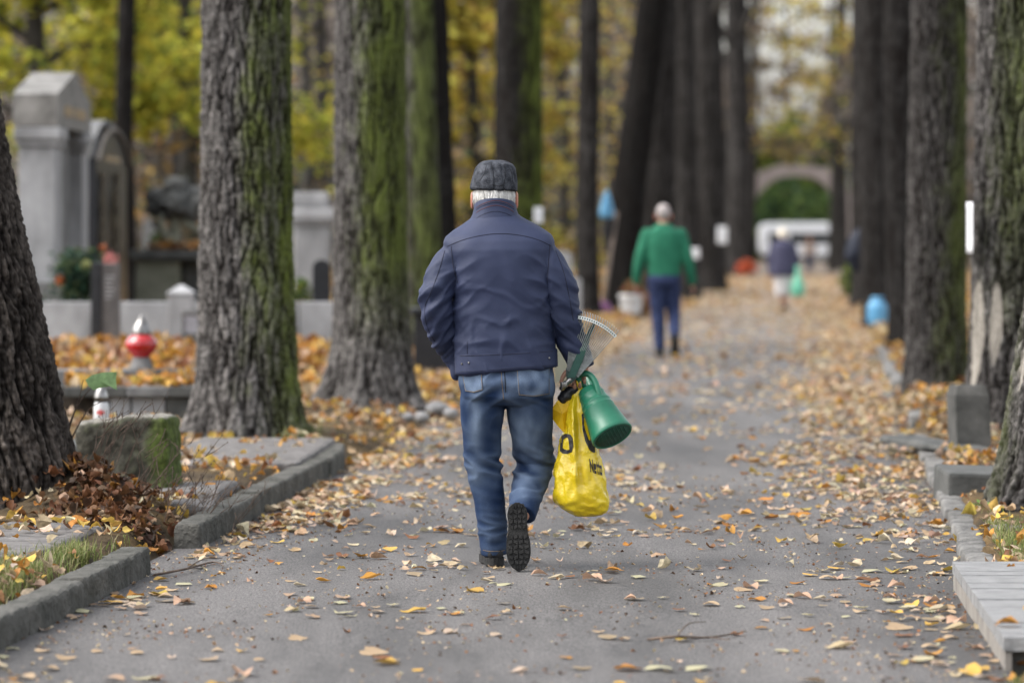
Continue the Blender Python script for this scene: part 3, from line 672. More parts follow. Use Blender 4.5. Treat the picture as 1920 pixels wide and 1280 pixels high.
# grey gabled portal tomb
Yn, Yf = 38.6, 41.6
Xf = xat(105, Yn); w = .41; zt = zat(125, Yn)
t = thing('tomb', 'tall grey granite tomb like a gabled portal on two pillars', 'tomb', (Xf-w/2, (Yn+Yf)/2, .3))
o0 = np.array((Xf-w/2, (Yn+Yf)/2, .3))
def loc(VF): return VF[0]-o0, VF[1]
zb = zat(237, Yn); ze = zat(176, Yn)
b_ = MB(); ym = (Yn+Yf)/2
b_.add(*loc(prism([(Xf-w-.02,Yn-.04,zb),(Xf-w-.02,Yf+.04,zb),(Xf-w-.02,Yf+.04,ze),(Xf-w-.02,ym,zt),(Xf-w-.02,Yn-.04,ze)], (0,0,0), (w+.04,0,0))))
b_.build('gable', M_granite2, t)
b_ = MB()
for y in (Yn, Yf):
    s = 1 if y == Yn else -1
    bx(b_, Xf-w-.015-o0[0], Xf+.05-o0[0], y-s*.05-o0[1], y+s*.62-o0[1], zat(262,Yn)-o0[2], zb-.01-o0[2], .02)
    bx(b_, Xf-w+.0-o0[0], Xf+.025-o0[0], y-s*.02-o0[1], y+s*.58-o0[1], zat(275,Yn)-o0[2], zat(262,Yn)-.004-o0[2], .02)
    b_.build('capital', M_granite, t); b_ = MB()
for y in (Yn, Yf-.55):
    b_ = MB(); bx(b_, Xf-w+.03-o0[0], Xf-.005-o0[0], y+.01-o0[1], y+.54-o0[1], -.1, zat(275,Yn)-.004-o0[2], .015); b_.build('pillar', M_granite, t)
b_ = MB(); bx(b_, Xf-w+.12-o0[0], Xf-.14-o0[0], Yn+.56-o0[1], Yf-.56-o0[1], -.1, zb-.01-o0[2], .0); b_.build('back_panel', M_greystone, t)
b_ = MB(); bx(b_, Xf-w-.08-o0[0], Xf+.07-o0[0], Yn-.08-o0[1], Yf+.08-o0[1], -.1, zat(528,Yn)-o0[2], .02); b_.build('base', M_greystone, t)
M_gilt = mat('worn gilt lettering', (.30,.22,.12), (.40,.31,.20), scale=30, rough=.6)
b_ = MB()
for i in range(13):
    y = Yn+.55+i*.155
    if i in (5,): continue
    bx(b_, Xf+.021-o0[0], Xf+.028-o0[0], y-o0[1], y+.10-o0[1], zat(214,Yn)-o0[2], zat(205-(i%3),Yn)-o0[2]+.05, 0)
b_.build('lettering', M_gilt, t)

# black tomb with arched top
Yn, Yf = 43.2, 46.6
Xf = xat(181, Yn); w = .16
o0 = np.array((Xf-w/2, (Yn+Yf)/2, .3))
t = thing('tomb', 'black stone tomb with arched beaded top and rope columns', 'tomb', o0)
def archpts(x, y0, y1, zs, rise, n=18, sh=0):
    ym, hw = (y0+y1)/2, (y1-y0)/2
    return [(x, ym-hw*math.cos(a), zs+rise*math.sin(a)**1.5) for a in np.linspace(0, PI, n)]
zs, rise = zat(300, Yn), zat(238, Yn)-zat(300, Yn)
pts = [(Xf-w,Yn,-.1+.3)]+archpts(Xf-w, Yn, Yf, zs, rise)+[(Xf-w,Yf,.2)]
b_ = MB(); b_.add(*loc(prism(pts[::-1], (0,0,0), (w,0,0)))); b_.build('slab', M_black, t)
b_ = MB(); A = archpts(Xf+.03, Yn, Yf, zs, rise, 110)
for p in A: b_.add(*loc(ball(p, .03, .045, .035, 8, 6)))
b_.build('beaded_arch', mat('weathered beads', (.09,.08,.068), (.16,.14,.12), rough=.8), t, smooth=True)
b_ = MB(); P_a = archpts(Xf-w-.04, Yn-.06, Yf+.06, zs+.03, rise+.03); P_b = archpts(Xf-w-.04, Yn-.06, Yf+.06, zs+.09, rise+.03)
b_.add(*loc(prism(P_a+P_b[::-1], (0,0,0), (w,0,0)))); b_.build('coping', M_greystone, t)
for y in (Yn+.12, Yn+1.55):
    b_ = MB()
    for s in (0, PI):
        zz = np.linspace(.3, zat(322, Yn), 60); b_.add(*loc(tube([(Xf+.06+.025*math.cos(z*9+s), y+.022*math.sin(z*9+s), z) for z in zz], .022, n=8)))
    b_.build('rope_column', mat('rope column stone', (.08,.068,.052), (.14,.12,.09), rough=.8), t, smooth=True)
b_ = MB(); bx(b_, Xf+.004-o0[0], Xf+.03-o0[0], Yn+.3-o0[1], Yn+1.2-o0[1], .3, zat(330,Yn)-o0[2], .004); b_.build('front_panel', M_black, t)
b_ = MB()
for i in range(9): bx(b_, Xf+.002-o0[0], Xf+.012-o0[0], Yn+.9+i*.19-o0[1], Yn+1.03+i*.19-o0[1], zat(300,Yn)-o0[2], zat(290-(i%2)*3,Yn)-o0[2], 0)
b_.build('lettering', M_gilt, t)

# dark carved sculpture on its plinth, with leaves on the slab
Y = 46.0; xc = xat(330, Y)
b_ = MB(); bx(b_, xat(258,Y)-xc, xat(400,Y)-xc, -.5, .9, .15, zat(490,Y), .015)
t = thing('plinth', 'greenish stone plinth with a dark leaf covered slab under the sculpture', 'plinth', (xc, Y, 0))
b2 = MB(); bx(b2, xat(260,Y)-xc, xat(342,Y)-xc, -.42, .5, .1, zat(488,Y), .02); b2.build('block', M_greenstone, t)
b2 = MB(); bx(b2, xat(346,Y)-xc, xat(420,Y)-xc, -.2, .5, .1, zat(488,Y), .02); b2.build('rear_block', M_darkstone, t)
b2 = MB(); bx(b2, xat(248,Y)-xc, xat(425,Y)-xc, -.52, .7, zat(487,Y), zat(468,Y), .03); b2.build('slab', M_darkstone, t)
n = 260; X = g.uniform(xat(285,Y), xat(420,Y), n); Yl = g.uniform(Y-.5, Y+.6, n)
v, f, c, _ = leaves(g, np.stack([X,Yl,zat(468,Y)+g.uniform(0,.06,n)],-1), g.uniform(.07,.12,n), .7, 1.3, {'orange':.5,'brown':.3,'tan':.2})
tag(mk('leaf_litter', v, f, M_leaf, col=c), 'orange leaves lying on the dark slab under the sculpture', 'leaves', kind='stuff')
b_ = MB(); g2 = np.random.default_rng(4)
for (px, py, r) in [(300,375,28),(330,352,26),(358,372,28),(330,385,30),(310,395,22),(360,398,22),(288,392,16),(372,385,18),(295,420,10)]:
    rr = r/F*Y; b_.add(*ball((xat(px,Y)-xc, g2.uniform(-.08,.08), zat(py,Y)), rr, rr*.8, rr*.85, 16, 10))
V, Fc = b_.arr(); V, Fc, N = remesh(V, Fc, .02, 2); V = V+N*(.05*pn(V*9)+.03*pn(V*22))[:,None]
t = thing('sculpture', 'dark weathered mushroom shaped stone sculpture on the plinth', 'sculpture', (xc, Y, 0))
mk('canopy', V, Fc, M_darkstone, t)
b_ = MB()
b_.add(*tube([(xat(326,Y)-xc,0,zat(468,Y)),(xat(328,Y)-xc,0,zat(440,Y)),(xat(326,Y)-xc,0,zat(400,Y))], [.11,.07,.09], n=12, k=4))
b_.add(*tube([(xat(342,Y)-xc,-.03,zat(408,Y)),(xat(358,Y)-xc,-.05,zat(425,Y)),(xat(384,Y)-xc,-.02,zat(438,Y))], [.05,.055,.05], n=10, k=4))
b_.add(*tube([(xat(306,Y)-xc,-.03,zat(405,Y)),(xat(302,Y)-xc,-.05,zat(425,Y)),(xat(318,Y)-xc,0,zat(450,Y))], [.05,.055,.06], n=10, k=4))
b_.build('stem', M_greenstone, t, smooth=True)

# pale stepped monument, black headstone, bush
Y = 50.; xc = xat(572, Y)
t = thing('monument', 'pale granite monument with stepped top behind the mossy trunks', 'monument', (xc, Y, .1))
for nm, (x0, x1, y0, y1) in {'top_block':(548,616,361,387),'cornice':(544,630,392,414),'shaft':(552,619,424,560)}.items():
    b_ = MB(); bx(b_, xat(x0,Y)-xc, xat(x1,Y)-xc, -.28 if nm != 'cornice' else -.36, .3, zat(y1,Y)-.1, zat(y0,Y)-.1, .03); b_.build(nm, M_granite, t)
b_ = MB(); bx(b_, xat(550,Y)-xc, xat(623,Y)-xc, -.32, .3, zat(423,Y)-.1, zat(415,Y)-.1, .015); bx(b_, xat(549,Y)-xc, xat(620,Y)-xc, -.30, .3, zat(391,Y)-.1, zat(388,Y)-.1, .005); b_.build('moulding', M_granite, t)
Y = 40.; hw = 17/F*Y
b_ = MB(); xc = xat(603, Y); A = [(xc-hw,Y,.2)]+[(xc-hw*math.cos(a), Y, zat(502,Y)+.085*math.sin(a)) for a in np.linspace(0,PI,14)]+[(xc+hw,Y,.2)]
b_.add(*prism(A, (0,0,0), (0,.09,0))); plain('headstone', 'small black round topped headstone above the pale wall', 'headstone', b_, M_black)
def bush(name, label, X, Y, z0, r, h, n, cols, seed, size=(.03,.06), cat='bush', group=None):
    q = np.random.default_rng(seed); t = thing(name, label, cat, (X, Y, z0), group=group)
    a = q.uniform(0,2*PI,n); k = q.uniform(0,1,n)**.5; zz = q.uniform(.05,1,n); pr = np.sin(np.clip(zz,0,1)*PI*.85+.25)
    P = np.stack([np.cos(a)*k*r*pr, np.sin(a)*k*r*pr, zz*h],-1)+q.normal(0,r*.12,(n,3))
    v, f, c = leaf_quads(q, P, q.uniform(*size, n), cols); mk('foliage', v, f, M_foliage, t, col=c, smooth=False)
    s = MB()
    for i in range(9):
        a = i*.7; s.add(*tube([(0,0,-.05),(math.cos(a)*r*.3,math.sin(a)*r*.3,h*.4),(math.cos(a)*r*.7,math.sin(a)*r*.7,h*.85)], [.012,.008,.003], n=5))
    s.build('stems', M_limb, t); return t
bush('bush', 'bright green bush beside the small black headstone', xat(566,41), 41, .3, .17, .62, 700, GRN[:3], 71)
bush('bush', 'dark rusty bush low between the golden tree and the mossy pair', xat(866,60), 60, .1, .5, 1.1, 500, RUST, 73, size=(.05,.1))

# granite wall, gatepost, black stele, lantern
Y = 37.
def wallpiece(px0, px1, label):
    b_ = MB(); bx(b_, xat(px0,Y), xat(px1,Y), Y, Y+.14, .0, zat(566,Y), .012)
    plain('low_wall', label, 'wall', b_, M_granite)
wallpiece(-30, 171, 'pale granite wall panel below the gabled tomb, left of the black stele')
wallpiece(222, 316, 'pale granite wall panel between the black stele and the little gatepost')
wallpiece(364, 560, 'pale granite wall panel running behind the mossy stripe trunk from the gatepost')
wallpiece(562, 640, 'pale granite wall panel under the small black headstone')
b_ = MB(); Y = 36.6; xc = xat(340, Y); hw = 24/F*Y
bx(b_, xc-hw, xc+hw, Y-.12, Y+.12, 0, zat(553,Y), .01)
b_.add(*loft([oval(xc,Y,zat(553,Y)+.001,hw*1.5,.18,4,2,PI/4), oval(xc,Y,zat(548,Y),hw*1.5,.18,4,2,PI/4), oval(xc,Y,zat(533,Y),.01,.01,4,2,PI/4)]))
plain('gatepost', 'small pale gatepost with pyramid cap in the granite wall', 'gatepost', b_, M_granite)
Y = 35.6; xc = xat(196, Y)
t = thing('stele', 'slim dark stele standing in front of the pale wall', 'stele', (xc, Y, .2))
b_ = MB(); bx(b_, xat(171,Y)-xc, xat(190,Y)-xc, -.02, .2, -.1, zat(492,Y)-.2, .008); b_.build('black_side', M_black, t)
b_ = MB(); bx(b_, xat(190,Y)-xc+.002, xat(222,Y)-xc, 0, .2, -.1, zat(494,Y)-.2, .008); b_.build('stone_face', mat('brown grey stone', (.07,.065,.065), (.12,.11,.105), rough=.6), t)
b_ = MB()
for i in range(6): bx(b_, xat(196,Y)-xc, xat(215-(i%3)*3,Y)-xc, -.004, .002, zat(520+i*8,Y)-.2, zat(517+i*8,Y)-.2, 0)
b_.build('lettering', M_granite, t)
Y = 34.6; xc = xat(359, Y); zg_ = zat(640, Y)
M_glass = mat('grey lantern glass', (.25,.25,.28), (.35,.35,.38), rough=.15, spec=.6)
t = thing('grave_lantern', 'grey box shaped grave lantern in front of the gatepost', 'lantern', (xc, Y, zg_))
hw = 17/F*Y
b_ = MB(); bx(b_, -hw, hw, -.08, .08, -.05, .07, .008); b_.build('base', M_darkstone, t)
b_ = MB(); bx(b_, -hw*.85, hw*.85, -.065, .065, .072, .24, .006); b_.build('glass', M_glass, t)
b_ = MB()
for sx in (-1,1):
    for sy in (-1,1): bx(b_, sx*hw*.86-.008, sx*hw*.86+.008, sy*.068-.008, sy*.068+.008, .071, .242, 0)
bx(b_, -hw, hw, -.08, .08, .243, .285, .008); b_.build('frame', M_greystone, t)

# flower arrangement on the wall
Y = 38.2; t = thing('flower_arrangement', 'green plant arrangement with pink flowers in front of the gabled tomb', 'flowers', (xat(160,Y), Y, zat(566,Y)-.05)); o0 = np.array(t.location)
n = 1500; q = np.random.default_rng(81); px = q.normal(150,22,n); py = q.normal(520,24,n); py = np.clip(py, 468, 566)
P = np.stack([xat(px,Y), q.normal(Y,.12,n), zat(py,Y)],-1)-o0
v, f, c = leaf_quads(q, P, q.uniform(.04,.08,n), [(.02,.05,.03),(.035,.08,.045),(.09,.12,.05),(.015,.03,.02)]); mk('foliage', v, f, M_foliage, t, col=c, smooth=False)
M_pink = attrmat('petals', rough=.6, transl=.3)
for (px, py, r, cs) in [(211,488,.085,[(.55,.16,.17),(.65,.30,.28),(.7,.42,.38)]),(116,524,.045,[(.6,.16,.07),(.65,.28,.12)]),(165,497,.05,[(.45,.42,.2),(.3,.4,.15)]),(196,466,.03,[(.5,.2,.1)])]:
    n = 130; d = q.normal(0,1,(n,3)); d /= np.linalg.norm(d,axis=1)[:,None]
    P = d*r*q.uniform(.5,1,(n,1))+np.array((xat(px,Y), Y-.15, zat(py,Y)))-o0
    v, f, c = leaf_quads(q, P, q.uniform(.03,.055,n), cs); mk('flower', v, f, M_pink, t, col=c, smooth=False)

# grave edging in two tiers
Y = 28.7
b_ = MB()
for (x0, x1, m_) in ((96,272,0),(274,400,1)):
    bx(b_, xat(x0,Y), xat(x1,Y), Y-.1, Y+.16, .05, zat(692,Y), .012)
b_.mi = [0 if i < len(b_.F)//2 else 1 for i in range(len(b_.F))]
tag(b_.build('grave_edging', [M_greystone, M_darkstone]), 'grey stone edging of the leaf covered grave under the red lantern', 'edging')
Y = 27.3; xc = xat(300, Y)
t = thing('grave_border', 'low stone grave border with overhanging capping behind the mossy block', 'grave border', (xc, Y, .08))
zc = zat(722, Y)
for (x0,x1,m_) in ((205,243,M_granite),(247,308,M_granite),(311,400,M_darkstone)):
    b_ = MB(); bx(b_, xat(x0,Y)-xc, xat(x1,Y)-xc, .04, .2, -.1, zc-.085-.08, .008); b_.build('panel', m_, t)
for (x0,x1,m_) in ((120,236,M_darkstone),(237,318,M_greystone),(319,410,M_darkstone)):
    b_ = MB(); bx(b_, xat(x0,Y)-xc, xat(x1,Y)-xc, -.02, .35, zc-.082-.08, zc-.012-.08, .01); b_.build('capping', m_, t)
n = 330; X = g.uniform(xat(110,Y), xat(400,Y), n); Yl = g.uniform(Y, Y+1.3, n)
v, f, c, _ = leaves(g, np.stack([X,Yl,np.full(n,zc-.03)+g.uniform(0,.05,n)],-1), g.uniform(.06,.1,n), .6, 1.3, {'orange':.4,'tan':.3,'yellow':.3})
tag(mk('leaf_litter', v, f, M_leaf, col=c), 'leaves lying on the stone capping of the grave border', 'leaves', kind='stuff')
b_ = MB(); bx(b_, xat(100,Y), xat(410,Y), Y+.36, Y+1.3, .0, zc-.03, 0); tag(b_.build('grave_bed', M_soil), 'dark soil bed inside the stone grave border', 'grave bed')

# red glass grave lantern
Y = 28.75; xc = xat(265.5, Y); z0 = zat(692, Y); s = Y/F
M_red = mat('red glass', (.30,.004,.008), (.42,.008,.012), scale=14, rough=.12, spec=.6, coat=.6)
M_silver = mat('silver metal', (.10,.095,.09), (.34,.33,.32), scale=30, rough=.3, metal=.95)
t = thing('grave_lantern', 'red bulbous glass grave lantern with silver lid on the grave edging', 'lantern', (xc, Y, z0))
b_ = MB(); b_.add(*lathe([(22*s,-.005),(22*s,.02),(18*s,.05),(17*s,.09)],24)); b_.build('foot', M_greystone, t, smooth=True)
b_ = MB(); b_.add(*lathe([(17*s,.09),(17*s,.105),(26*s,.135),(30.5*s,.175),(30*s,.205),(25*s,.235),(18*s,.255),(17*s,.265)],32)); b_.build('red_glass', M_red, t, smooth=True)
b_ = MB(); b_.add(*lathe([(18*s,.262),(17*s,.28),(15*s,.32),(10*s,.355),(6*s,.37),(4.5*s,.385),(5*s,.395),(2*s,.405)],24)); b_.build('lid', M_silver, t, smooth=True)
# white grave candle
Y = 22.2; xc = xat(190, Y); s = Y/F; z0 = zat(800, Y)
t = thing('grave_candle', 'white grave candle with a red mark and silver cap behind the mossy block', 'candle', (xc, Y, z0))
M_clear = mat('milky candle glass', (.5,.5,.51), (.6,.6,.6), scale=10, rough=.2, spec=.5)
b_ = MB(); b_.add(*lathe([(13*s,0),(14.5*s,.01),(14.5*s,.11),(13*s,.135),(11*s,.15)],20)); b_.build('jar', M_clear, t, smooth=True)
b_ = MB(); b_.add(*lathe([(13.5*s,.148),(13.5*s,.175),(11*s,.2),(8*s,.225),(3*s,.238)],20)); b_.build('cap', M_silver, t, smooth=True)
b_ = MB()
for k_ in range(3):
    a = -PI/2+(k_-1)*.35; p = [(14.8*s*math.cos(a), 14.8*s*math.sin(a))]
    b_.add(*box(p[0][0], p[0][1], .085, .012, .002, .034 if k_ == 1 else .018, rz=a+PI/2))
b_.build('red_mark', mat('red print', (.5,.03,.03), (.55,.05,.04)), t)
b_ = MB(); b_.add(*box(xat(165,22.4), 22.4, .1, .9, .7, .22, bev=.02)); 
plain('slab', 'dark low grave slab carrying the white candle', 'slab', b_, M_darkstone)

# mossy block, flat slabs, rocks
Y = 19.9; xc = xat(241, Y)
V, Fc = box(0, 0, .13, 178/F*Y, .34, .56, bev=.03)
V, Fc, N = remesh(V, Fc, .012, 3); V = V+N*(.018*pn(V*7)+.010*pn(V*26))[:,None]
V[:,2] -= .035*sstep(.1,-.25,V[:,0]-.0)*(V[:,2]>0)
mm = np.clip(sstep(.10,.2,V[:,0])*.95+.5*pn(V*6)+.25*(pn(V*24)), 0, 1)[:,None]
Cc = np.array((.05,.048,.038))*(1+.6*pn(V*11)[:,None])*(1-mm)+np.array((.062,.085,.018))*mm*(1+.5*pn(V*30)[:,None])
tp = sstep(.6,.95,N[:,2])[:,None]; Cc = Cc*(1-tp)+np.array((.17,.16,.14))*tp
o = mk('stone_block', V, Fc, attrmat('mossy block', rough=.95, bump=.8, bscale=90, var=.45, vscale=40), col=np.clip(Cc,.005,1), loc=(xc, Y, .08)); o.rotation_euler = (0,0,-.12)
tag(o, 'squat mossy stone block, green on its right side', 'stone block')
def slab(label, px0, px1, py0, py1, th, z, m_, rz=0, skew=0, name='paving_slab'):
    Y0, Y1 = yg(py1, z), yg(py0, z); Ym = (Y0+Y1)/2
    X0, X1 = xat(px0, Ym), xat(px1, Ym); b_ = MB()
    Vb, Fb = box((X0+X1)/2, Ym, z-th/2, X1-X0, Y1-Y0, th, rz=rz, bev=.010, jit=.016)
    Vb, Fb, Nb = remesh(Vb, Fb, .018 if th > .04 else .012, 2); b_.add(Vb+Nb*(.006*pn(Vb*11)+.007*np.minimum(pn(Vb*30),.1))[:,None], Fb)
    return plain(name, label, 'paving slab', b_, m_)
slab('flat grey slab at the foot of the leaning trunk on the left edge', -60, 138, 979, 1034, .06, .135, M_slab, rz=-.08)
slab('long grey slab in front of the mossy stripe trunk with scattered leaves', 322, 600, 822, 866, .07, .135, M_slab, rz=-.05)
slab('narrow dark slab between the mossy block and the left kerb', 300, 432, 902, 922, .06, .13, M_slab, rz=-.05)
slab('second narrow dark slab nearer the camera beside the mossy block', 318, 405, 930, 944, .06, .13, M_slab, rz=.05)
M_stone = mat('edging stone', (.14,.14,.145), (.29,.285,.28), scale=12, rough=.9, bump=.4)
for i, (px, py, w_, h_) in enumerate([(672,777,34,22),(702,776,26,18),(735,778,34,22),(765,782,24,18),(792,783,30,22),(820,768,46,28),(846,775,30,22),(600,762,24,30)]):
    Y = yg(py+6, .05); s = Y/F
    V, Fc = ball((0,0,0), w_/2*s, w_/2*s, h_/2*s, 14, 9); V = V*(1+.22*pn(V*16+i*7)[:,None])
    o = mk('stone', V, Fc, M_stone, loc=(xat(px,Y), Y, .05+h_*s*.3))
    tag(o, 'pale rounded edging stone in the row at the foot of the thick mossy trunk', 'stone', 'edging stones by the mossy trunk')
b_ = MB(); Y = 36.0; bx(b_, xat(776,Y), xat(905,Y), Y, Y+.8, 0, zat(592,Y), .02); bx(b_, xat(770,Y), xat(910,Y), Y-.05, Y+.85, zat(591,Y), zat(578,Y), .015)
plain('tomb_chest', 'black box shaped tomb behind the left arm of the man', 'tomb', b_, M_black)
# distant gravestones
for (px, py0, py1, w_, Y, lab, m_) in [(1055,470,560,34,62,'pale grey headstone between the dark trunk and the slim trunk',M_granite),(1078,520,572,24,57,'small pale headstone at the foot of the slim dark trunk',M_granite),(1030,540,600,30,50,'low greenish headstone by the right arm of the man',M_greenstone),(430,470,560,50,60,'grey headstone mostly behind the mossy stripe trunk',M_greystone),(280,410,452,24,66,'small bluish white headstone left of the dark sculpture',M_granite),(1052,640,700,30,36,'green grey stone showing between the jacket and the right sleeve of the man',M_greenstone)]:
    b_ = MB(); hw = w_/2/F*Y; xc = xat(px,Y); A = [(xc-hw,Y,.0)]+[(xc-hw*math.cos(a), Y, zat(py0,Y)-hw*.5+hw*.5*math.sin(a)) for a in np.linspace(0,PI,12)]+[(xc+hw,Y,.0)]
    b_.add(*prism(A, (0,0,0), (0,.15,0)))
    plain('headstone', lab, 'headstone', b_, m_)

# bare twiggy shrubs and a sprout with one green leaf
M_twig = mat('twig bark', (.05,.035,.028), (.14,.10,.075), scale=30, rough=.8)
def twigs(label, spots, seed, cat='shrub'):
    q = np.random.default_rng(seed); b_ = MB()
    for (px, py, n, hpx, lean) in spots:
        Y = 18.2+q.uniform(-.2,.2)
        for i in range(n):
            x0 = xat(px+q.normal(0,16), Y); y0 = Y+q.normal(0,.12); z0 = zat(py+q.normal(0,10), Y)
            h = hpx/F*Y*q.uniform(.5,1.1); dx = lean*h+q.normal(0,.3)*h
            P = [(x0,y0,z0),(x0+dx*.35+q.normal(0,.012),y0,z0+h*.4),(x0+dx*.7+q.normal(0,.012),y0+q.normal(0,.03),z0+h*.75),(x0+dx,y0+q.normal(0,.04),z0+h)]
            b_.add(*tube(P, [.0026,.0021,.0015,.0008], n=5, k=3, ends=False))
            for s in range(int(q.integers(1,4))):
                t_ = q.uniform(.35,.9); a = np.array(P[1])*(1-t_)+np.array(P[3])*t_
                e = a+np.array((q.normal(.03,.04), q.normal(0,.02), q.uniform(.03,.09)))
                b_.add(*tube([a,(a+e)/2+q.normal(0,.004,3),e], [.0018,.0014,.001], n=4, ends=False)); b_.add(*ball(e,.003,.003,.005,5,4))
    return plain('shrub', label, cat, b_, M_twig, smooth=True)
twigs('bare thin twigged shrub in the gap of the left kerb beside the leaf heap', [(320,985,10,130,.45),(370,1010,12,140,.5),(290,950,6,120,.4),(405,1020,5,120,.5)], 3)
twigs('bare twigs growing up in front of the mossy block', [(200,900,9,150,.45),(250,920,8,120,.4),(175,850,6,90,.5)], 5)
Y = 18.6; q0 = at(128,800,Y)
t = thing('sprout', 'thin sprout with one broad green leaf beside the leaning trunk', 'sprout', q0)
b_ = MB()
for pts in ([(128,800),(150,752),(178,720),(190,708)], [(128,810),(140,770),(150,740),(156,712)], [(130,830),(160,775),(185,755),(215,745)]):
    b_.add(*tube([np.array(at(px,py,Y-.03*i))-np.array(q0) for i,(px,py) in enumerate(pts)], [.004,.003,.002,.0015], n=6, k=3))
b_.build('stem', M_twig, t, smooth=True)
O = [(160,712),(172,703),(192,698),(219,697),(217,712),(220,731),(206,724),(188,727),(176,731),(166,724)]
cpt = (186,712); V = [np.array(at(*cpt,Y-.12))-np.array(q0)-np.array((0,.02,0))]+[np.array(at(px,py,Y-.12))-np.array(q0)+np.array((0,.015*math.sin(i*2.1),0)) for i,(px,py) in enumerate(O)]
n = len(O); Fc = [(0,1+i,1+(i+1)%n) for i in range(n)]
mk('leaf', V, Fc, attrmat('fresh leaf', rough=.55, transl=.35, var=.25, vscale=40), t, col=np.array([(.22,.34,.15)]*(n+1)))
# fallen twigs on the asphalt
for (pts, lab) in [([(1215,1197),(1270,1198),(1330,1193),(1400,1188)], 'long thin fallen twig on the asphalt at the lower right'), ([(290,1076),(350,1070),(400,1052),(420,1066)], 'forked fallen twig on the asphalt by the kerb gap')]:
    b_ = MB(); P = []
    for i,(px,py) in enumerate(pts): Y = yg(py,.012); P.append((xat(px,Y), Y, .010+.012*(i%2)))
    b_.add(*tube(P, [.005,.005,.004,.002], n=6, k=4)); a = np.array(P[1]); b_.add(*tube([a, a+np.array((.05,.25,.02)), a+np.array((.12,.4,.01))], [.003,.0025,.0015], n=5, k=3))
    a = np.array(P[2]); b_.add(*tube([a, a+np.array((.06,-.2,.012))], [.003,.0015], n=5))
    plain('twig', lab, 'twig', b_, M_twig, smooth=True)

# ================================================================ RIGHT SIDE
Y = 23.9; xc = xat(1818, Y); s = Y/F
b_ = MB(); b_.add(*loft([oval(xc+dx,Y,z,hw*1.42,.17,4,2,PI/4) for z,hw,dx in ((-.1,27*s,.012),(zat(740,Y),26*s,-.012))]+[oval(xc-.014,Y,zat(722,Y),20*s*1.42,.14,4,2,PI/4)]))
plain('stone_post', 'short leaning grey stone post at the foot of the scarred trunk', 'stone post', b_, mat('post stone', (.028,.029,.027), (.085,.083,.078), scale=5, rough=.9, bump=.4))
Y = 20.2; b_ = MB(); bx(b_, xat(1772,Y), xat(1900,Y), Y-.1, Y+.6, -.05, zat(884,Y), .02, jit=.01)
plain('stone_block', 'low dark stone block between the right kerb and the edge trunk', 'stone block', b_, M_darkstone)
slab('sloping dark slab beside the stone post in the right verge', 1726, 1800, 812, 842, .05, .12, M_darkstone, rz=.2)
slab('thin grey stone strip lying in the grass at the right edge', 1850, 1960, 984, 988, .03, .10, M_slab)
# low slab in the lower right corner
Yf_, Yb = 12.62, 15.5; zt = .112
def se(Y): return 1.616+(Y-12.62)*(1.776-1.616)/(15.5-12.62)
t = thing('low_slab', 'low pale grey plank patterned slab in the lower right corner beside the path', 'slab', (se(14)+.6, 14, 0)); o0 = np.array((se(14)+.6, 14, 0))
ys = np.cumsum([0]+[random.uniform(.2,.42) for _ in range(12)]); ys = Yf_+ys/ys[-1]*(Yb-Yf_)
M_plank = mat('weathered pale planks', (.15,.15,.152), (.29,.29,.288), scale=9, rough=.9, bump=.9, bscale=30, stretch=(1,6,1), spec=.2)
for a, c in zip(ys[:-1], ys[1:]):
    b_ = MB(); dz = random.uniform(-.003,.003)
    P = [(se(a),a),(se(a)+1.6,a),(se(c-.018)+1.6,c-.018),(se(c-.018),c-.018)]
    b_.add(*loc(prism([(x,y,zt-.045+dz) for x,y in P][::1], (0,0,0), (0,0,.045)))); b_.build('plank', M_plank, t)
b_ = MB(); P = [(se(Yf_)+.03,Yf_+.05),(se(Yf_)+1.5,Yf_+.05),(se(Yb)+1.5,Yb-.03),(se(Yb)+.03,Yb-.03)]
b_.add(*loc(prism([(x,y,-.1) for x,y in P], (0,0,0), (0,0,zt-.05+.1)))); b_.build('core', M_darkstone, t)
b_ = MB()
for i in range(24):
    y = Yf_+.01+i*(Yb-Yf_-.02)/24; y2 = y+(Yb-Yf_-.02)/24-.012; x = se(y)+.004
    b_.add(*loc(prism([(x,y,-.02),(x+.024,y,-.02),(se(y2)+.028,y2,-.02),(se(y2)+.004,y2,-.02)], (0,0,0), (0,0,zt-.05+.018))))
b_.build('side_boards', mat('brown grey boards', (.15,.135,.12), (.28,.26,.235), scale=14, rough=.9, bump=.6, stretch=(1,1,.3)), t)
q = np.random.default_rng(9)
for (px, py, key, sz, lab) in [(1888,1172,'orange',.09,'orange brown leaf lying on the plank patterned slab')]:
    v, f, c, _ = leaves(q, np.array([(xat(px,12.95),12.95,zt+.004)]), np.array([sz]), .1, 1.0, {key:1}); tag(mk('fallen_leaf', v, f, M_leaf, col=c), lab, 'leaf')
# papers on trees
def paper(label, px, py, Y, wpx, hpx, rz, curl=.3):
    s = Y/F; w, h = wpx*s, hpx*s; V = []; Fc = []
    for i in range(9):
        for j in range(5):
            u_, v_ = j/4-.5, i/8
            V.append((u_*w, -.004-curl*w*abs(u_)**2-.03*curl*(v_-.5)**2*4*h, (.5-v_)*h))
    for i in range(8):
        for j in range(4): a = i*5+j; Fc.append((a,a+5,a+6,a+1))
    o = mk('paper_notice', V, Fc, M_paper, loc=at(px,py,Y)); o.rotation_euler = (0,0,rz)
    md = o.modifiers.new('t','SOLIDIFY'); md.thickness = .002
    return tag(o, label, 'paper notice')
o = paper('white paper sheet seen edge on, pinned to the furrowed trunk', 1821, 427, 26.35, 60, 96, -1.50, .14)
paper('white paper notice on the wide dark trunk left of the far arch', 1354, 441, 89.4, 18, 32, 0)
paper('white round notice low on the trunk right of the green sweater', 1302, 475, 79.5, 18, 20, 0)
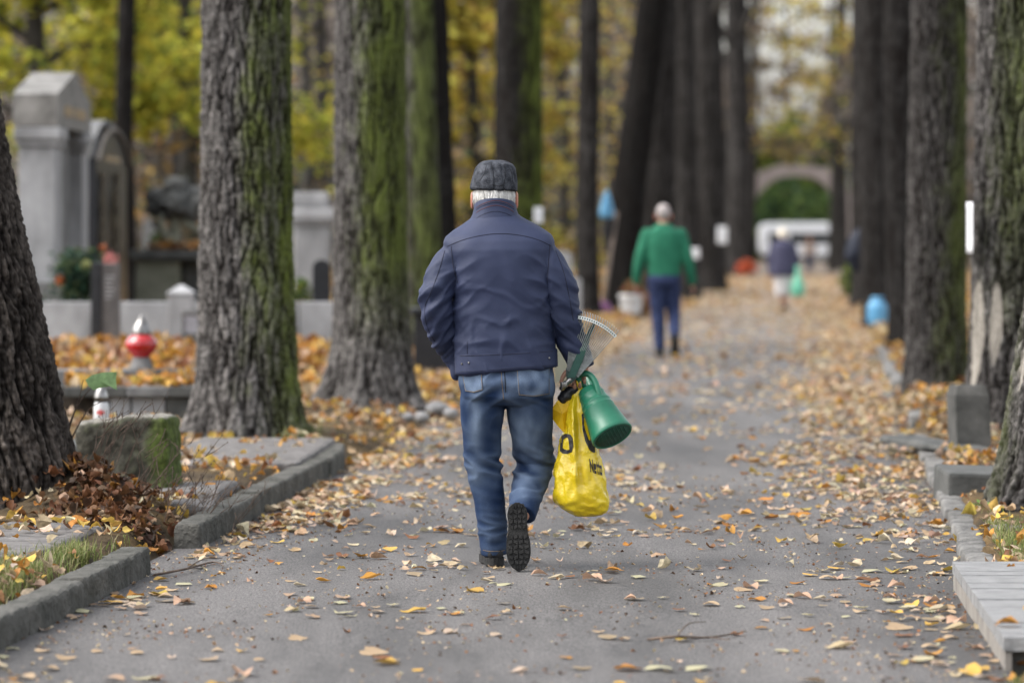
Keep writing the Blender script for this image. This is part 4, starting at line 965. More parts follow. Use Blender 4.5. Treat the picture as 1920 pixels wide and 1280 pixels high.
paper('narrow white sheet on the dark trunk at the right shoulder of the man', 1009, 404, 45.0, 18, 30, .3)
# blue sacks, broom, bucket, flowers
M_blue = mat('light blue plastic', (.07,.24,.42), (.14,.36,.56), scale=5, rough=.4, spec=.4)
def sack(name, label, px, py0, py1, wpx, Y, m_, seed, cat, tie=True, prof=None):
    s = Y/F; H = (py1-py0)*s; r = wpx/2*s; z0 = zat(py1,Y); rings = []
    prof = prof or [(0,.62),(.06,.92),(.25,1),(.55,1),(.75,.92),(.84,.6),(.88,.42),(.94,.6),(1,.7)]
    for k_, (z, w_) in enumerate(prof):
        rg = oval(0,0,z*H,r*w_,r*w_*.8,28); ang = np.arange(28)/28*2*PI
        rg[:,:2] *= (1+.10*np.sin(ang*5+seed+z*2)*(.4+z)+.06*np.sin(ang*9+z*9+seed))[:,None]; rings.append(rg)
    V, Fc = loft(rings); o = mk(name, V, Fc, m_, loc=(xat(px,Y), Y, z0)); md = o.modifiers.new('s','SUBSURF'); md.levels = md.render_levels = 1
    return tag(o, label, cat)
sack('sack', 'light blue tied sack standing at the foot of a dark trunk on the right', 1644, 556, 611, 38, 54.6, M_blue, 1, 'sack')
sack('plastic_bag', 'light blue bag hanging on the broom against the leaning black trunk', 1138, 354, 410, 28, 60.5, M_blue, 4, 'bag', prof=[(0,.75),(.08,1),(.3,.95),(.55,.7),(.8,.35),(.95,.12),(1,.05)])
Y = 60.8; t = thing('broom', 'upright broom with wooden pole and purple head leaning on the black trunk', 'broom', at(1132,588,Y)); o0 = np.array(t.location)
b_ = MB(); b_.add(*tube([np.array(at(1132,565,Y))-o0, np.array(at(1143,490,Y+.2))-o0, np.array(at(1156,400,Y+.5))-o0], .028, n=8)); b_.build('pole', mat('weathered wood', (.11,.085,.07), (.18,.14,.115)), t, smooth=True)
b_ = MB(); b_.add(*loft([oval(.0,0,z,w_,.05,12,3) for z,w_ in ((-.03,.17),(.06,.15),(.16,.09),(.2,.04))])); b_.build('head', mat('purple bristles', (.16,.07,.15), (.24,.11,.22), stretch=(6,6,1)), t, smooth=True)
b_ = MB(); Y = 61.2; b_.add(*tube([at(1140,405,Y), at(1139,440,Y), at(1136,470,Y)], [.10,.09,.03], n=10, k=3)); plain('cloth', 'black cloth hanging below the light blue bag', 'cloth', b_, mat('black cloth', (.008,.008,.01), (.02,.02,.022)), smooth=True)
Y = 62.; s = Y/F; t = thing('bucket', 'white bucket at the foot of the leaning black trunk', 'bucket', (xat(1183,Y), Y, zat(588,Y)))
M_white = mat('white plastic', (.84,.86,.9), (.9,.91,.93), scale=6, rough=.4)
b_ = MB(); b_.add(*lathe([(16*s,0),(18*s,.02),(22*s,.28),(23*s,.285),(23*s,.31),(20*s,.31),(17*s,.1)],28)); b_.build('tub', M_white, t, smooth=True)
b_ = MB(); b_.add(*tube([(-22*s,0,.28),(-16*s,-.1,.2),(0,-.17,.15),(16*s,-.1,.2),(22*s,0,.28)], .008, n=6, k=4)); b_.build('handle', M_silver, t, smooth=True)
bush('potted_flowers', 'reddish green cut flowers standing in the white bucket', xat(1186,62), 62, zat(566,62), .2, .34, 260, [(.30,.07,.05),(.16,.18,.06),(.25,.16,.08)], 91, size=(.05,.09), cat='flowers')
bush('potted_flowers', 'orange tan bunch beside the white bucket', xat(1210,62.4), 62.4, zat(588,62.4), .12, .3, 180, [(.4,.2,.1),(.45,.27,.14)], 92, size=(.05,.09), cat='flowers')
bush('potted_flowers', 'orange red flowers at the kerb left of the far arch', xat(1399,112), 112, zat(512,112), .32, .34, 240, [(.5,.12,.05),(.45,.08,.04)], 93, size=(.08,.14), cat='flowers')
bush('bush', 'green bush at the right edge of the path before the arch', xat(1604,82), 82, zat(560,82), .36, .78, 800, GRN, 94, size=(.06,.12))
# far gateway, hedge, van
Y = 150.; t = thing('gateway_arch', 'pinkish grey concrete gateway arch over the end of the path', 'arch', (xat(1482,Y), Y, 0)); o0 = np.array((xat(1482,Y), Y, 0))
out_, inn = [], []
for (po, pi_) in zip([(1385,505),(1387,430),(1392,380),(1408,338),(1445,314),(1490,308),(1540,314),(1580,334),(1600,375),(1602,430),(1602,505)], [(1408,505),(1410,430),(1414,385),(1430,356),(1457,336),(1490,330),(1528,335),(1553,353),(1566,385),(1567,430),(1567,505)]):
    out_.append(np.array(at(*po,Y))-o0); inn.append(np.array(at(*pi_,Y))-o0)
A = crom(out_, 4); B = crom(inn, 4); rings = []
for a, c in zip(A, B): rings.append([a, c, c+np.array((0,1.0,0)), a+np.array((0,1.0,0))])
V, Fc = loft(rings); mk('arch_ring', V, Fc, mat('pinkish concrete', (.27,.225,.21), (.36,.31,.29), scale=2, rough=.9, bump=.3), t, smooth=False)
bush('hedge', 'dark green hedge behind the white van', xat(1490,184), 184, .0, 6.5, 2.5, 8000, [(.04,.08,.03),(.07,.12,.035),(.13,.18,.04),(.025,.045,.02)], 96, size=(.25,.5), cat='hedge')
Y = 166.; xc = xat(1497, Y); t = thing('van', 'white boxy van with rounded corners parked beyond the arch', 'van', (xc, Y, 0)); s = Y/F
hw = 73*s; z0, z1 = .30, zat(418,Y)
prof = oval(0, 0, 0, hw, (z1-z0)/2, 44, 7); P = [(p[0], -.8, (z0+z1)/2+p[1]) for p in prof]
b_ = MB(); V, Fc = prism(P, (0,0,0), (0,1.7,0)); b_.add(V, Fc); o = b_.build('body', M_white, t); 
md = o.modifiers.new('b','BEVEL'); md.width = .08; md.segments = 3; md.limit_method = 'ANGLE'
M_win = mat('dark window glass', (.008,.012,.013), (.012,.015,.015), rough=.5, spec=.1)
b_ = MB(); b_.add(*box(20*s, -.805, zat(447,Y), 78*s, .02, 19*s, bev=.008)); b_.add(*box(-42*s, -.805, zat(447,Y), 30*s, .02, 19*s, bev=.008)); b_.build('window', M_win, t)
b_ = MB()
for i in range(15): b_.add(*box((-30+i*7)*s, -.806, zat(470,Y), .035, .012, 34*s))
b_.build('side_ribs', M_white, t)
M_tyre = mat('tyre rubber', (.012,.012,.012), (.025,.025,.025), rough=.9)
for x in (-.62*hw, .62*hw):
    w_ = thing('wheel', None, None, (x, -.7, .3)); w_.parent = t
    V, Fc = lathe([(.12,-.09),(.28,-.09),(.30,-.05),(.30,.05),(.28,.09),(.12,.09)],24); mk('tyre', V[:,[0,2,1]], [f[::-1] for f in Fc], M_tyre, w_)
    V, Fc = lathe([(.01,-.06),(.13,-.07),(.13,.07),(.01,.06)],20); mk('rim', V[:,[0,2,1]], [f[::-1] for f in Fc], M_silver, w_)
b_ = MB(); b_.add(*box(0, 0, .28, hw*1.8, 1.5, .22, bev=.04)); b_.build('underbody', M_tyre, t)
for x in (-.93*hw, .93*hw): b_ = MB(); b_.add(*box(x, -.80, .85, .12, .05, .2, bev=.02)); b_.build('lamp', mat('lamp glass', (.4,.4,.42), (.5,.5,.52), rough=.15), t)
# green weeds at the foot of the edge trunk
Y = yg(945,.08); q = np.random.default_rng(15)
t = thing('weed', 'broad leaved green weed at the foot of the right edge trunk', 'weed', (xat(1845,Y), Y, .07)); V = []; Fc = []
for i in range(7):
    a = i*.9; l = .06+.03*(i%3); d = np.array((math.cos(a), math.sin(a)*.7, .35)); s_ = np.array((-math.sin(a), math.cos(a), 0))*.018
    k_ = len(V); V += [d*.01, d*l*.5+s_, d*l*.5-s_, d*l+np.array((0,0,-.012))]; Fc += [(k_,k_+1,k_+3,k_+2)]
mk('leaf_rosette', V, Fc, attrmat('weed leaf', transl=.3), t, col=np.array([(.14,.26,.06)]*len(V)))
# ================================================================ PEOPLE
def skinmat(name='skin'):
    m, nt, b = newmat(name); L = nt.links
    a = nd(nt, 'ShaderNodeAttribute', attribute_name='Col'); L.new(a.outputs['Color'], b.inputs['Base Color'])
    b.inputs['Roughness'].default_value = .5; b.inputs['Specular IOR Level'].default_value = .35
    b.inputs['Subsurface Weight'].default_value = .15; b.inputs['Subsurface Radius'].default_value = (.01,.004,.002)
    return m
M_skin = skinmat()
SKIN = np.array((.42,.23,.16))
def mir(P): return [(-p[0],)+tuple(p[1:]) for p in P]
def head_shapes(c, k=1.0, ear_dz=-.035):
    c = np.array(c, float); out = []
    prof = [(-.117,.022,.026,.062),(-.105,.038,.042,.05),(-.085,.052,.062,.032),(-.05,.064,.080,.014),(0,.073,.092,0),(.04,.077,.099,-.005),(.075,.071,.088,-.008),(.10,.047,.058,-.009),(.115,.014,.018,-.009)]
    out.append(loft([oval(c[0], c[1]+cy*k, c[2]+z*k, rx*k, ry*k, 28, 2.15) for z,rx,ry,cy in prof]))
    out.append(tube([c+np.array((0,.086,.028))*k, c+np.array((0,.104,0))*k, c+np.array((0,.116,-.026))*k, c+np.array((0,.098,-.036))*k], [.008*k,.011*k,.014*k,.010*k], n=10, k=2))
    out.append(tube([c+np.array((-.05,.078,.030))*k, c+np.array((0,.093,.033))*k, c+np.array((.05,.078,.030))*k], [.008*k,.010*k,.008*k], n=8, k=2))
    out.append(tube([c+np.array((-.024,.085,-.062))*k, c+np.array((0,.094,-.060))*k, c+np.array((.024,.085,-.062))*k], [.006*k,.008*k,.006*k], n=8, k=2))
    for s in (-1,1):
        e = c+np.array((s*.088,-.004,ear_dz))*k
        th = np.linspace(-2.2, 2.4, 12)
        out.append(tube([e+np.array((s*(.006+.004*math.cos(t)), -.004-.012*math.cos(t), .034*math.sin(t)))*k for t in th], [.0065*k]*12, n=8))
        out.append(ball(e+np.array((s*.0,0,-.004))*k, .009*k, .017*k, .028*k, 12, 8))
    return out
def finger_shapes(knuckles, vecs, thumb, r=.0092):
    """knuckles: root points; vecs: per finger list of three segment vectors; thumb: list of points"""
    out = []
    for j, (kn, sg) in enumerate(zip(knuckles, vecs)):
        p = np.array(kn, float); P = [p-.35*np.array(sg[0], float), p]
        for s in sg: P.append(P[-1]+np.array(s, float))
        k = r*(1.0 if j in (1,2) else .93 if j == 0 else .84)
        out.append(tube(P, [k*1.02,k*1.05,k,k*.94,k*.8], n=10))
    out.append(tube(thumb, [r*1.5,r*1.25,r*1.05,r*.9][:len(thumb)], n=10))
    return out
def relaxed_hand(wrist, down, across, front, s=1.0):
    """hanging relaxed hand: down = finger direction, across = index side, front = palm normal"""
    w = np.array(wrist, float); d, a, f = [np.array(v, float)/np.linalg.norm(v) for v in (down, across, front)]
    out = [loft([w+d*t*s+np.outer(np.cos(np.arange(16)/16*2*PI), a)*wd*s+np.outer(np.sin(np.arange(16)/16*2*PI), f)*th*s for t,wd,th in ((-.01,.026,.02),(.03,.034,.018),(.06,.041,.016),(.092,.04,.013))])]
    kn = [w+d*(.088-.004*abs(i-1))*s+a*(.030-.020*i)*s for i in range(4)]
    L_ = [.040,.045,.042,.033]
    vecs = [[(d*.96+f*.2)*l*s, (d*.8+f*.5)*l*.68*s, (d*.55+f*.7)*l*.55*s] for l in L_]
    th = [w+d*.025*s+a*.022*s, w+d*.048*s+a*.046*s+f*.012*s, w+d*.074*s+a*.055*s+f*.022*s, w+d*.094*s+a*.052*s+f*.03*s]
    return out+finger_shapes(kn, vecs, th, .0092*s)
def colour_body(V, c, k=1.0):
    C = np.tile(SKIN, (len(V),1))*(1+.12*pn(V*60)[:,None])
    c = np.array(c, float)
    d = np.linalg.norm((V-(c+np.array((0,.094,-.060))*k))/np.array((.026,.03,.008))/k, axis=1); C[d<1] = (.30,.10,.08)
    for s in (-1,1):
        d = np.linalg.norm((V-(c+np.array((s*.031,.088,.010))*k))/np.array((.013,.03,.007))/k, axis=1); C[d<1] = (.5,.48,.45); C[d<.5] = (.03,.025,.02)
        d = np.linalg.norm((V-(c+np.array((s*.095,0,-.035))*k))/np.array((.03,.03,.04))/k, axis=1); w = sstep(1.2,.6,d)[:,None]; C = C*(1-w)+np.array((.50,.19,.14))*w
    return C
def folds(V, f, sharp=2.4):
    return np.clip(1-np.abs(pn(V*np.array(f)))*sharp, -.3, 1)
def win(V, c, r): return np.exp(-(np.linalg.norm((V-np.array(c))/np.array(r), axis=1))**2)
M_shoe = mat('shoe leather', (.012,.012,.014), (.03,.03,.033), scale=20, rough=.6, bump=.3, bscale=120)
M_sole = mat('rubber sole', (.012,.012,.012), (.03,.029,.028), scale=30, rough=.85, bump=.4, bscale=150)
SH = [(.004,.026,.07),(.018,.037,.092),(.05,.040,.108),(.085,.040,.106),(.12,.042,.092),(.16,.046,.075),(.205,.049,.062),(.245,.043,.053),(.272,.030,.046),(.286,.012,.04)]
def make_shoe(parent, M, m_up=M_shoe, lugs=True, s=1.0):
    rings = []
    for y,w,h in SH:
        t = np.arange(24)/24*2*PI; c_, s_ = np.cos(t), np.sin(t)
        x = np.sign(c_)*np.abs(c_)**.8*w; z = .026+(h-.026)*(.5+.5*np.sign(s_)*np.abs(s_)**.8)
        rings.append(np.stack([x,np.full(24,y),z],-1)*s)
    b_ = MB(); b_.add(*xform(loft(rings), M)); b_.add(*xform(tube([(0,.062*s,.07*s),(0,.055*s,.125*s)], [.042*s,.040*s], n=16, ends=False), M))
    sh = b_.build('shoe', m_up, parent, smooth=True)
    b_ = MB(); ol = []
    wy = np.array([y for y,_,_ in SH]); ww = np.array([w for _,w,_ in SH])+.004; ww = ww*np.where((wy>.06)&(wy<.15),.90,1.0)
    yy = np.linspace(-.002,.290,30); wf = np.interp(yy, wy, ww)*np.sqrt(np.clip(1-((yy-.144)/.1475)**8,0,1))
    pol = [(w*s,y*s,0) for y,w in zip(yy,wf)]+[(-w*s,y*s,0) for y,w in zip(yy[::-1],wf[::-1])]
    b_.add(*xform(prism(pol, (0,0,0), (0,0,.032*s)), M))
    if lugs:
        for i in range(13):
            y = .014+i*.0215; w = np.interp(y, yy, wf)-.005
            if .105 < y < .135: continue
            nx = 4; 
            for j in range(nx):
                x0 = -w+2*w*j/nx+.0025; x1 = -w+2*w*(j+1)/nx-.0025; sk = .004*(1 if (i+j)%2 else -1)
                b_.add(*xform(prism([(x0,y-.007+sk,-.006),(x1,y-.007-sk,-.006),(x1,y+.007-sk,-.006),(x0,y+.007+sk,-.006)], (0,0,0), (0,0,.008)), M))
    b_.build('sole', M_sole, sh); return sh

# ---------------------------------------------------------------- the man in the navy jacket
X0 = (940-960)/F*16.5
def P(px, py, dy=0.0):
    s = (16.5+dy)/F; return np.array(((px-960)*s-X0, dy, CH-(py-HOR)*s))
CAM_L = np.array((-X0, -16.5, CH))
man = thing('person', 'man seen from behind in navy jacket, jeans and tweed cap, carrying bag and rake', 'person', (X0, 16.5, 0))
hc = P(927, 358, .082); hc[2] = 1.606
shapes = head_shapes(hc, 1.0, -.03)
shapes.append(tube([P(936,425,.02), P(931,400,.04), P(928,375,.06)], [.075,.062,.06], n=18))
shapes.append(loft([np.concatenate([oval(P(950,0,0)[0],0,z,rx,ry,28)[:, :2], np.full((28,1),z)],1) for z,rx,ry in ((.80,.14,.09),(.95,.16,.10),(1.1,.165,.10),(1.3,.17,.10),(1.42,.13,.075),(1.47,.06,.05))]))
for pts in ([(905,735,0),(904,800,.02),(906,870,.06),(918,950,.068),(927,1030,.075)], [(993,735,0),(996,800,.05),(1001,866,.142),(991,917,.015),(979,964,-.122)]):
    shapes.append(tube([P(*p) for p in pts], [.07,.065,.05,.042,.036], n=16, k=4))
aL = [P(882,480,0), P(819,560,-.05), P(856,672,.08)]; aR = [P(996,478,0), P(1050,560,-.02), P(1090,684,.03)]
shapes.append(tube(aL, [.042,.04,.028], n=14, k=3)); shapes.append(tube(aR, [.042,.04,.029], n=14, k=3))
shapes += relaxed_hand(P(870,672,.06), (.35,.25,-.9), (.2,-.9,.1), (.9,.2,.2), .9)
# right hand: palm turned back, fingers hooked under the handles, thumb towards the leg
wr, kc = P(1090,684,.03), P(1082,704,.035)
ax = np.array((1,0,0.)); dn = kc-wr; dn /= np.linalg.norm(dn); fr = np.array((0,1,0.))
rings = []
for t,wd,th_ in ((-.25,.029,.022),(.2,.036,.02),(.7,.043,.018),(1.1,.041,.015)):
    c_ = wr+(kc-wr)*t; tt = np.arange(18)/18*2*PI; rings.append(c_+np.outer(np.cos(tt),ax)*wd+np.outer(np.sin(tt),fr)*th_)
shapes.append(loft(rings))
kn = [P(1067,704,.035), P(1077,707,.037), P(1087,707,.036), P(1096,703,.033)]
vec = [[(.001,-.004,-.030),(-.002,-.026,-.010),(0,-.014,.015)], [(.000,-.004,-.034),(0,-.028,-.010),(0,-.014,.016)], [(0,-.004,-.032),(0,-.027,-.009),(0,-.013,.016)], [(0,-.004,-.026),(0,-.023,-.006),(0,-.010,.014)]]
shapes += finger_shapes(kn, vec, [P(1072,690,.03), P(1061,698,.012), P(1055,707,.004), P(1052,716,.0)], .0095)
mb = MB()
for s_ in shapes: mb.add(*s_)
V, Fc = mb.arr(); V, Fc, N = remesh(V, Fc, .0048, 2)
mk('body', V, Fc, M_skin, man, col=colour_body(V, hc, 1.0))

def pring(yl, yr, xl, xr, ry, dy=0, p=2.4, n=64, grow=0.0):
    a, b2 = P(xl, yl, dy), P(xr, yr, dy); o = oval((a[0]+b2[0])/2, dy, 0, (b2[0]-a[0])/2+grow, ry+grow, n, p)
    t = (o[:,0]-a[0])/(b2[0]-a[0]); o[:,2] = a[2]+(b2[2]-a[2])*t; return o
JR = [(702,687,857,1042,.142,0,2.7),(665,655,856,1041,.141,0,2.6),(610,600,855,1036,.138,0,2.5),(550,545,852,1031,.140,0,2.4),(500,495,849,1031,.145,0,2.4),(470,467,834,1040,.140,0,2.3),(455,451,831,1040,.126,.003,2.3),(444,440,835,1034,.112,.007,2.25),(434,430,848,1020,.102,.012,2.15),(422,418,866,1000,.094,.019,2.05),(408,405,884,976,.084,.03,2),(397,395,891,966,.078,.04,2)]
mb = MB(); mb.add(*loft([pring(*r) for r in JR]))
mb.add(*tube([P(866,474,0),P(845,494,-.008),P(827,526,-.03),P(816,562,-.05),P(824,608,-.01),P(845,652,.06),P(864,682,.10)], [.064,.073,.071,.065,.062,.056,.05], n=26, k=4))
mb.add(*tube([P(1008,472,0),P(1026,492,-.005),P(1043,526,-.015),P(1051,562,-.02),P(1063,612,.0),P(1078,650,.012)], [.064,.073,.072,.067,.061,.055], n=26, k=4))
mb.add(*tube([P(1072,635,.008),P(1079,652,.012),P(1089,684,.022)], [.058,.057,.053], n=26, k=3, ends=False))
mb.add(*tube([P(868,668,.05),P(857,690,.05),P(855,704,.05)], [.03,.028,.022], n=14, k=2))
V, Fc = mb.arr(); V, Fc, N = remesh(V, Fc, .006, 9)
x, y, z = V[:,0], V[:,1], V[:,2]
tors = sstep(.235,.18,np.abs(x-.0))
d = .0032*folds(V+.37,(9,7,1.8))*tors+.0052*folds(V+np.array((x*0,y*0,x*.9)).T if False else np.stack([x+.55*z,y,z-.5*x],-1),(9,5,3))*tors*sstep(1.38,1.2,z)
for sx in (-1,1):                                      # folds fanning from the armholes
    w = win(V, (sx*.19,-.08,1.22), (.10,.2,.16)); q_ = np.stack([x*8+sx*z*10, y*4, z*5-sx*x*6],-1)
    d += .015*w*np.clip(1-np.abs(pn(q_))*2.4,-.3,1)
el = [P(815,560,-.05), P(1052,562,-.02)]; fo = [P(835,632,.03), P(1066,618,0)]
for c_, sx in zip(el, (-1,1)):
    w = win(V, c_, (.11,.13,.12)); q_ = np.stack([x*6, y*6, z*17+sx*x*11],-1); d += .015*w*np.clip(1-np.abs(pn(q_))*2.3,-.35,1)
for c_, sx in zip(fo, (-1,1)):
    w = win(V, c_, (.09,.12,.10)); q_ = np.stack([x*7+3, y*7, z*19+sx*x*14],-1); d += .013*w*np.clip(1-np.abs(pn(q_))*2.3,-.35,1)
d += .007*folds(V,(5,5,14))*win(V,(.0,-.14,.98),(.25,.2,.10))
for c_, sx in zip(el+fo, (-1,1,-1,1)):                  # a few sharp creases in the sleeves
    w = win(V, c_, (.12,.14,.15)); q_ = np.stack([x*5+1.7, y*5, z*12+sx*x*13],-1); d += .0075*w*np.clip(1-np.abs(pn(q_))*5.5,0,1)
d += .0045*tors*sstep(1.3,1.15,z)*np.clip(1-np.abs(pn(np.stack([x*7+z*4, y*3, z*4-x*5],-1)+2.3))*6,0,1)
d *= sstep(1.50,1.44,z)
V = V+N*d[:,None]
M_jacket = mat('navy jacket cloth', (.016,.023,.054), (.024,.032,.072), scale=4, rough=.62, bump=.12, bscale=900, spec=.3)
M_seam = mat('navy seam thread', (.010,.012,.026), (.016,.018,.036), rough=.8)
jac = mk('jacket', V, Fc, M_jacket, man)
BJ = BVHTree.FromPolygons([tuple(v) for v in V.tolist()], [tuple(f) for f in Fc.tolist()])
def cast(B, px, py, off=.0):
    o = Vector(CAM_L.tolist()); dr = (Vector(P(px,py,0).tolist())-o).normalized()
    h, nn, i_, d_ = B.ray_cast(o, dr)
    if h is None: return None, None
    return np.array(h)-np.array(dr)*off, np.array(nn)
def seam(name, B, pts, m, parent, r=.0016, off=.0004, k=8):
    Q = crom([np.array((a,c_,0.)) for a,c_ in pts], k); R = []
    for q_ in Q:
        h, _ = cast(B, q_[0], q_[1], off)
        if h is not None: R.append(h)
    if len(R) < 3: return None
    b_ = MB(); b_.add(*tube(R, r, n=6)); return b_.build(name, m, parent, smooth=True)
for pts in ([(838,462),(868,450),(900,442),(935,438),(975,441),(1010,450),(1033,461)],
            [(846,462),(850,500),(858,530)], [(1031,458),(1028,500),(1026,530)],
            [(834,470),(822,510),(808,548),(797,575),(800,610),(815,640)], [(1042,470),(1057,510),(1068,560),(1075,600)],
            [(876,640),(876,672)]):
    seam('seam', BJ, pts, M_seam, jac)
M_hem = M_jacket
b_ = MB(); R1 = pring(663,654,855.5,1041.5,.1415,0,2.6,96,.008); R2 = pring(701,686,857,1042.5,.1425,0,2.7,96,.0085)
mid = [R1*(1-t)+R2*t for t in np.linspace(0,1,8)]
mid = [m_+np.stack([m_[:,0]*0, np.full(96,.0018*math.sin(i*2)), m_[:,2]*0],-1)*(np.sin(np.arange(96)*.7+i)[:,None]) for i,m_ in enumerate(mid)]
inner = mid[-1].copy(); inner[:,:2] = (inner[:,:2]-inner[:,:2].mean(0))*.95+inner[:,:2].mean(0)
b_.add(*loft(mid+[inner], cap=False)); hem = b_.build('hem_band', M_hem, jac, smooth=True)
Vh, Fh = b_.arr(); BH = BVHTree.FromPolygons([tuple(v) for v in Vh.tolist()], Fh)
seam('seam', BH, [(862,667),(900,666),(950,664),(1000,661),(1036,658)], M_seam, jac, r=.0013)
seam('seam', BH, [(862,697),(900,695),(950,691),(1000,687),(1038,684)], M_seam, jac, r=.001)
for px,py in ((866,682),(879,680),(1030,671)):
    h, _ = cast(BH, px, py, .002); b_ = MB(); b_.add(*ball(h,.0045,.003,.0045,12,8)); b_.build('snap_button', M_silver, jac, smooth=True)
b_ = MB(); h = P(1041,672,-.02); b_.add(*box(h[0],h[1],h[2],.012,.05,.075,bev=.005)); b_.build('hem_tab', M_jacket, jac, smooth=True)
b_ = MB(); b_.add(*tube([P(818,637,.0),P(826,641,-.012),P(834,646,-.01)], [.006,.008,.005], n=8, k=2)); b_.build('cuff_tab', mat('cuff tab cloth', (.10,.11,.17), (.14,.15,.21)), jac, smooth=True)
b_ = MB(); b_.add(*tube([P(1083,662,.018),P(1090,688,.026)], [.0585,.0565], n=36, ends=False)); cf = b_.build('cuff', M_jacket, jac, smooth=True)
b_ = MB(); b_.add(*tube([P(1089.7,687.5,.0258),P(1090.3,689.2,.0262)], [.0525,.052], n=30, ends=False)); b_.build('cuff_shade_disc', mat('cuff hollow shade', (.008,.009,.014), (.012,.013,.02)), jac, smooth=True)  # dark disc closing the sleeve end, the shade of the opening as colour
seam('seam', BVHTree.FromPolygons([tuple(v) for v in np.array(tube([P(1083,662,.018),P(1090,688,.026)], [.0585,.0565], n=36, ends=False)[0]).tolist()], tube([P(1083,662,.018),P(1090,688,.026)], [.0585,.0565], n=36, ends=False)[1]), [(1063,668),(1085,664),(1106,659)], M_seam, jac)
# standing collar, higher at the back
def cring(py, xl, xr, ry, dyc, grow=0., tilt=.032, n=64):
    a, b2 = P(xl,py,dyc), P(xr,py,dyc); o = oval((a[0]+b2[0])/2, dyc, a[2], (b2[0]-a[0])/2+grow, ry+grow, n, 2.1)
    o[:,2] += tilt*(-(o[:,1]-dyc)/ry)*np.clip((410-py)/30.,0,1.1); return o
CR = [cring(411,881,979,.092,.035), cring(402,886,972,.090,.04), cring(393,888,969,.088,.043), cring(385.5,889,968,.087,.045), cring(384,891,966.5,.085,.045), cring(386,893,964.5,.081,.046), cring(402,893,964,.078,.045)]
V, Fc = loft(CR, cap=False); V = V+(.0016*np.clip(pn(V*np.array((24,24,60))),-1,1))[:,None]*np.stack([V[:,0]*0,V[:,0]*0-1,V[:,0]*0],-1)
col = mk('collar', V, Fc, M_jacket, jac)
BC = BVHTree.FromPolygons([tuple(v) for v in V.tolist()], Fc)
M_red_thread = mat('rust piping', (.09,.025,.02), (.13,.04,.03), rough=.8)
for dy_, m_ in ((4,M_red_thread),(7.5,M_seam),(13,M_red_thread),(24,M_seam)):
    seam('collar_stitch', BC, [(893,386+dy_),(905,378.5+dy_),(928,372+dy_),(950,376.5+dy_),(964,385+dy_)], m_, jac, r=.0011)
# hair, cap
M_hair = attrmat('white hair', rough=.55, spec=.4, bump=.3, bscale=300, var=.18, vscale=80, stretch=(3,3,.4))
HR = [pring(386,388,897,956,.090,.066,2.1), pring(376,377,892,961,.097,.070,2.1), pring(366,367,889,963.5,.102,.073,2.1), pring(354,355,888,964.5,.104,.075,2.1), pring(346,347,890,963,.100,.076,2.1)]
for r_ in HR: r_[:,2] += .012*np.clip((r_[:,1]-.07)/.1,-1,1)*-1*0
V, Fc = loft(HR); keepy = V[:,1] < .10
mb = MB(); mb.add(V, Fc); q = np.random.default_rng(31)
for i in range(420):
    a = q.uniform(-PI+.15, -.15); sx_, sy_ = math.cos(a), math.sin(a); cx_ = P(926.3,0,.07)[0]
    l = q.uniform(.025,.055); z1_ = P(0,360+q.uniform(-2,9),.07)[2]; rr_ = 1.0+q.uniform(0,.035)
    pts = [np.array((cx_+sx_*.0875*rr_, .074+sy_*.1035*rr_, z1_)), np.array((cx_+sx_*(.088)*rr_+q.normal(0,.002), .074+sy_*.104*rr_, z1_-l*.5)), np.array((cx_+sx_*.083*rr_+q.normal(0,.004), .071+sy_*.098*rr_, z1_-l))]
    mb.add(*tube(pts, [.0022,.002,.0007], n=5, ends=False))
V, Fc = mb.arr(); C = np.clip(np.tile((.47,.46,.44),(len(V),1))*(1+.55*pn(V*np.array((160,160,12)))[:,None]),.1,.85)
mk('hair', V, Fc, M_hair, man, col=C)
KR = [pring(356.5,359,882,969.5,.113,.078,2.25), pring(352,355,880.5,970.5,.117,.08,2.25), pring(340,342,882.5,970.5,.119,.083,2.25), pring(326,328,887,969,.117,.088,2.3), pring(314,316,890.5,967,.110,.093,2.3), pring(306.5,308,898,962,.098,.098,2.3), pring(302,303,907,953,.075,.105,2.2), pring(300.3,300.6,919,943,.035,.11,2)]
V, Fc = loft(KR); V, Fc, N = remesh(V, Fc, .0055, 2)
x, z = V[:,0], V[:,2]; cx_ = P(930,0)[0]
d = .0022*pn(V*22)-.0045*np.exp(-((x-P(926,0)[0])/.004)**2)*sstep(1.72,1.69,z)*(V[:,1]<.03)-.0045*np.exp(-((x-P(944,0)[0]+(z-1.66)*.12)/.004)**2)*(V[:,1]<.03)
d += .004*folds(np.stack([x*1,V[:,1],z],-1),(30,8,6))*win(V,(cx_+.01,-.03,1.65),(.05,.06,.035))
V = V+N*d[:,None]
M_tweed, nt, b = newmat('grey tweed'); L = nt.links
tc = nd(nt,'ShaderNodeTexCoord'); n1 = nd(nt,'ShaderNodeTexNoise',i_Scale=330,i_Detail=2); L.new(tc.outputs['Object'],n1.inputs['Vector'])
n2 = nd(nt,'ShaderNodeTexNoise',i_Scale=30,i_Detail=5); L.new(tc.outputs['Object'],n2.inputs['Vector'])
ad = nd(nt,'ShaderNodeMath',operation='ADD'); L.new(n1.outputs['Fac'],ad.inputs[0]); L.new(n2.outputs['Fac'],ad.inputs[1])
r_ = nd(nt,'ShaderNodeValToRGB'); e = r_.color_ramp.elements; e[0].position=.4; e[0].color=(.012,.014,.018,1); e[1].position=.62; e[1].color=(.085,.09,.105,1)
hf = nd(nt,'ShaderNodeMath',operation='MULTIPLY'); hf.inputs[1].default_value=.5; L.new(ad.outputs[0],hf.inputs[0]); L.new(hf.outputs[0],r_.inputs['Fac']); L.new(r_.outputs[0],b.inputs['Base Color'])
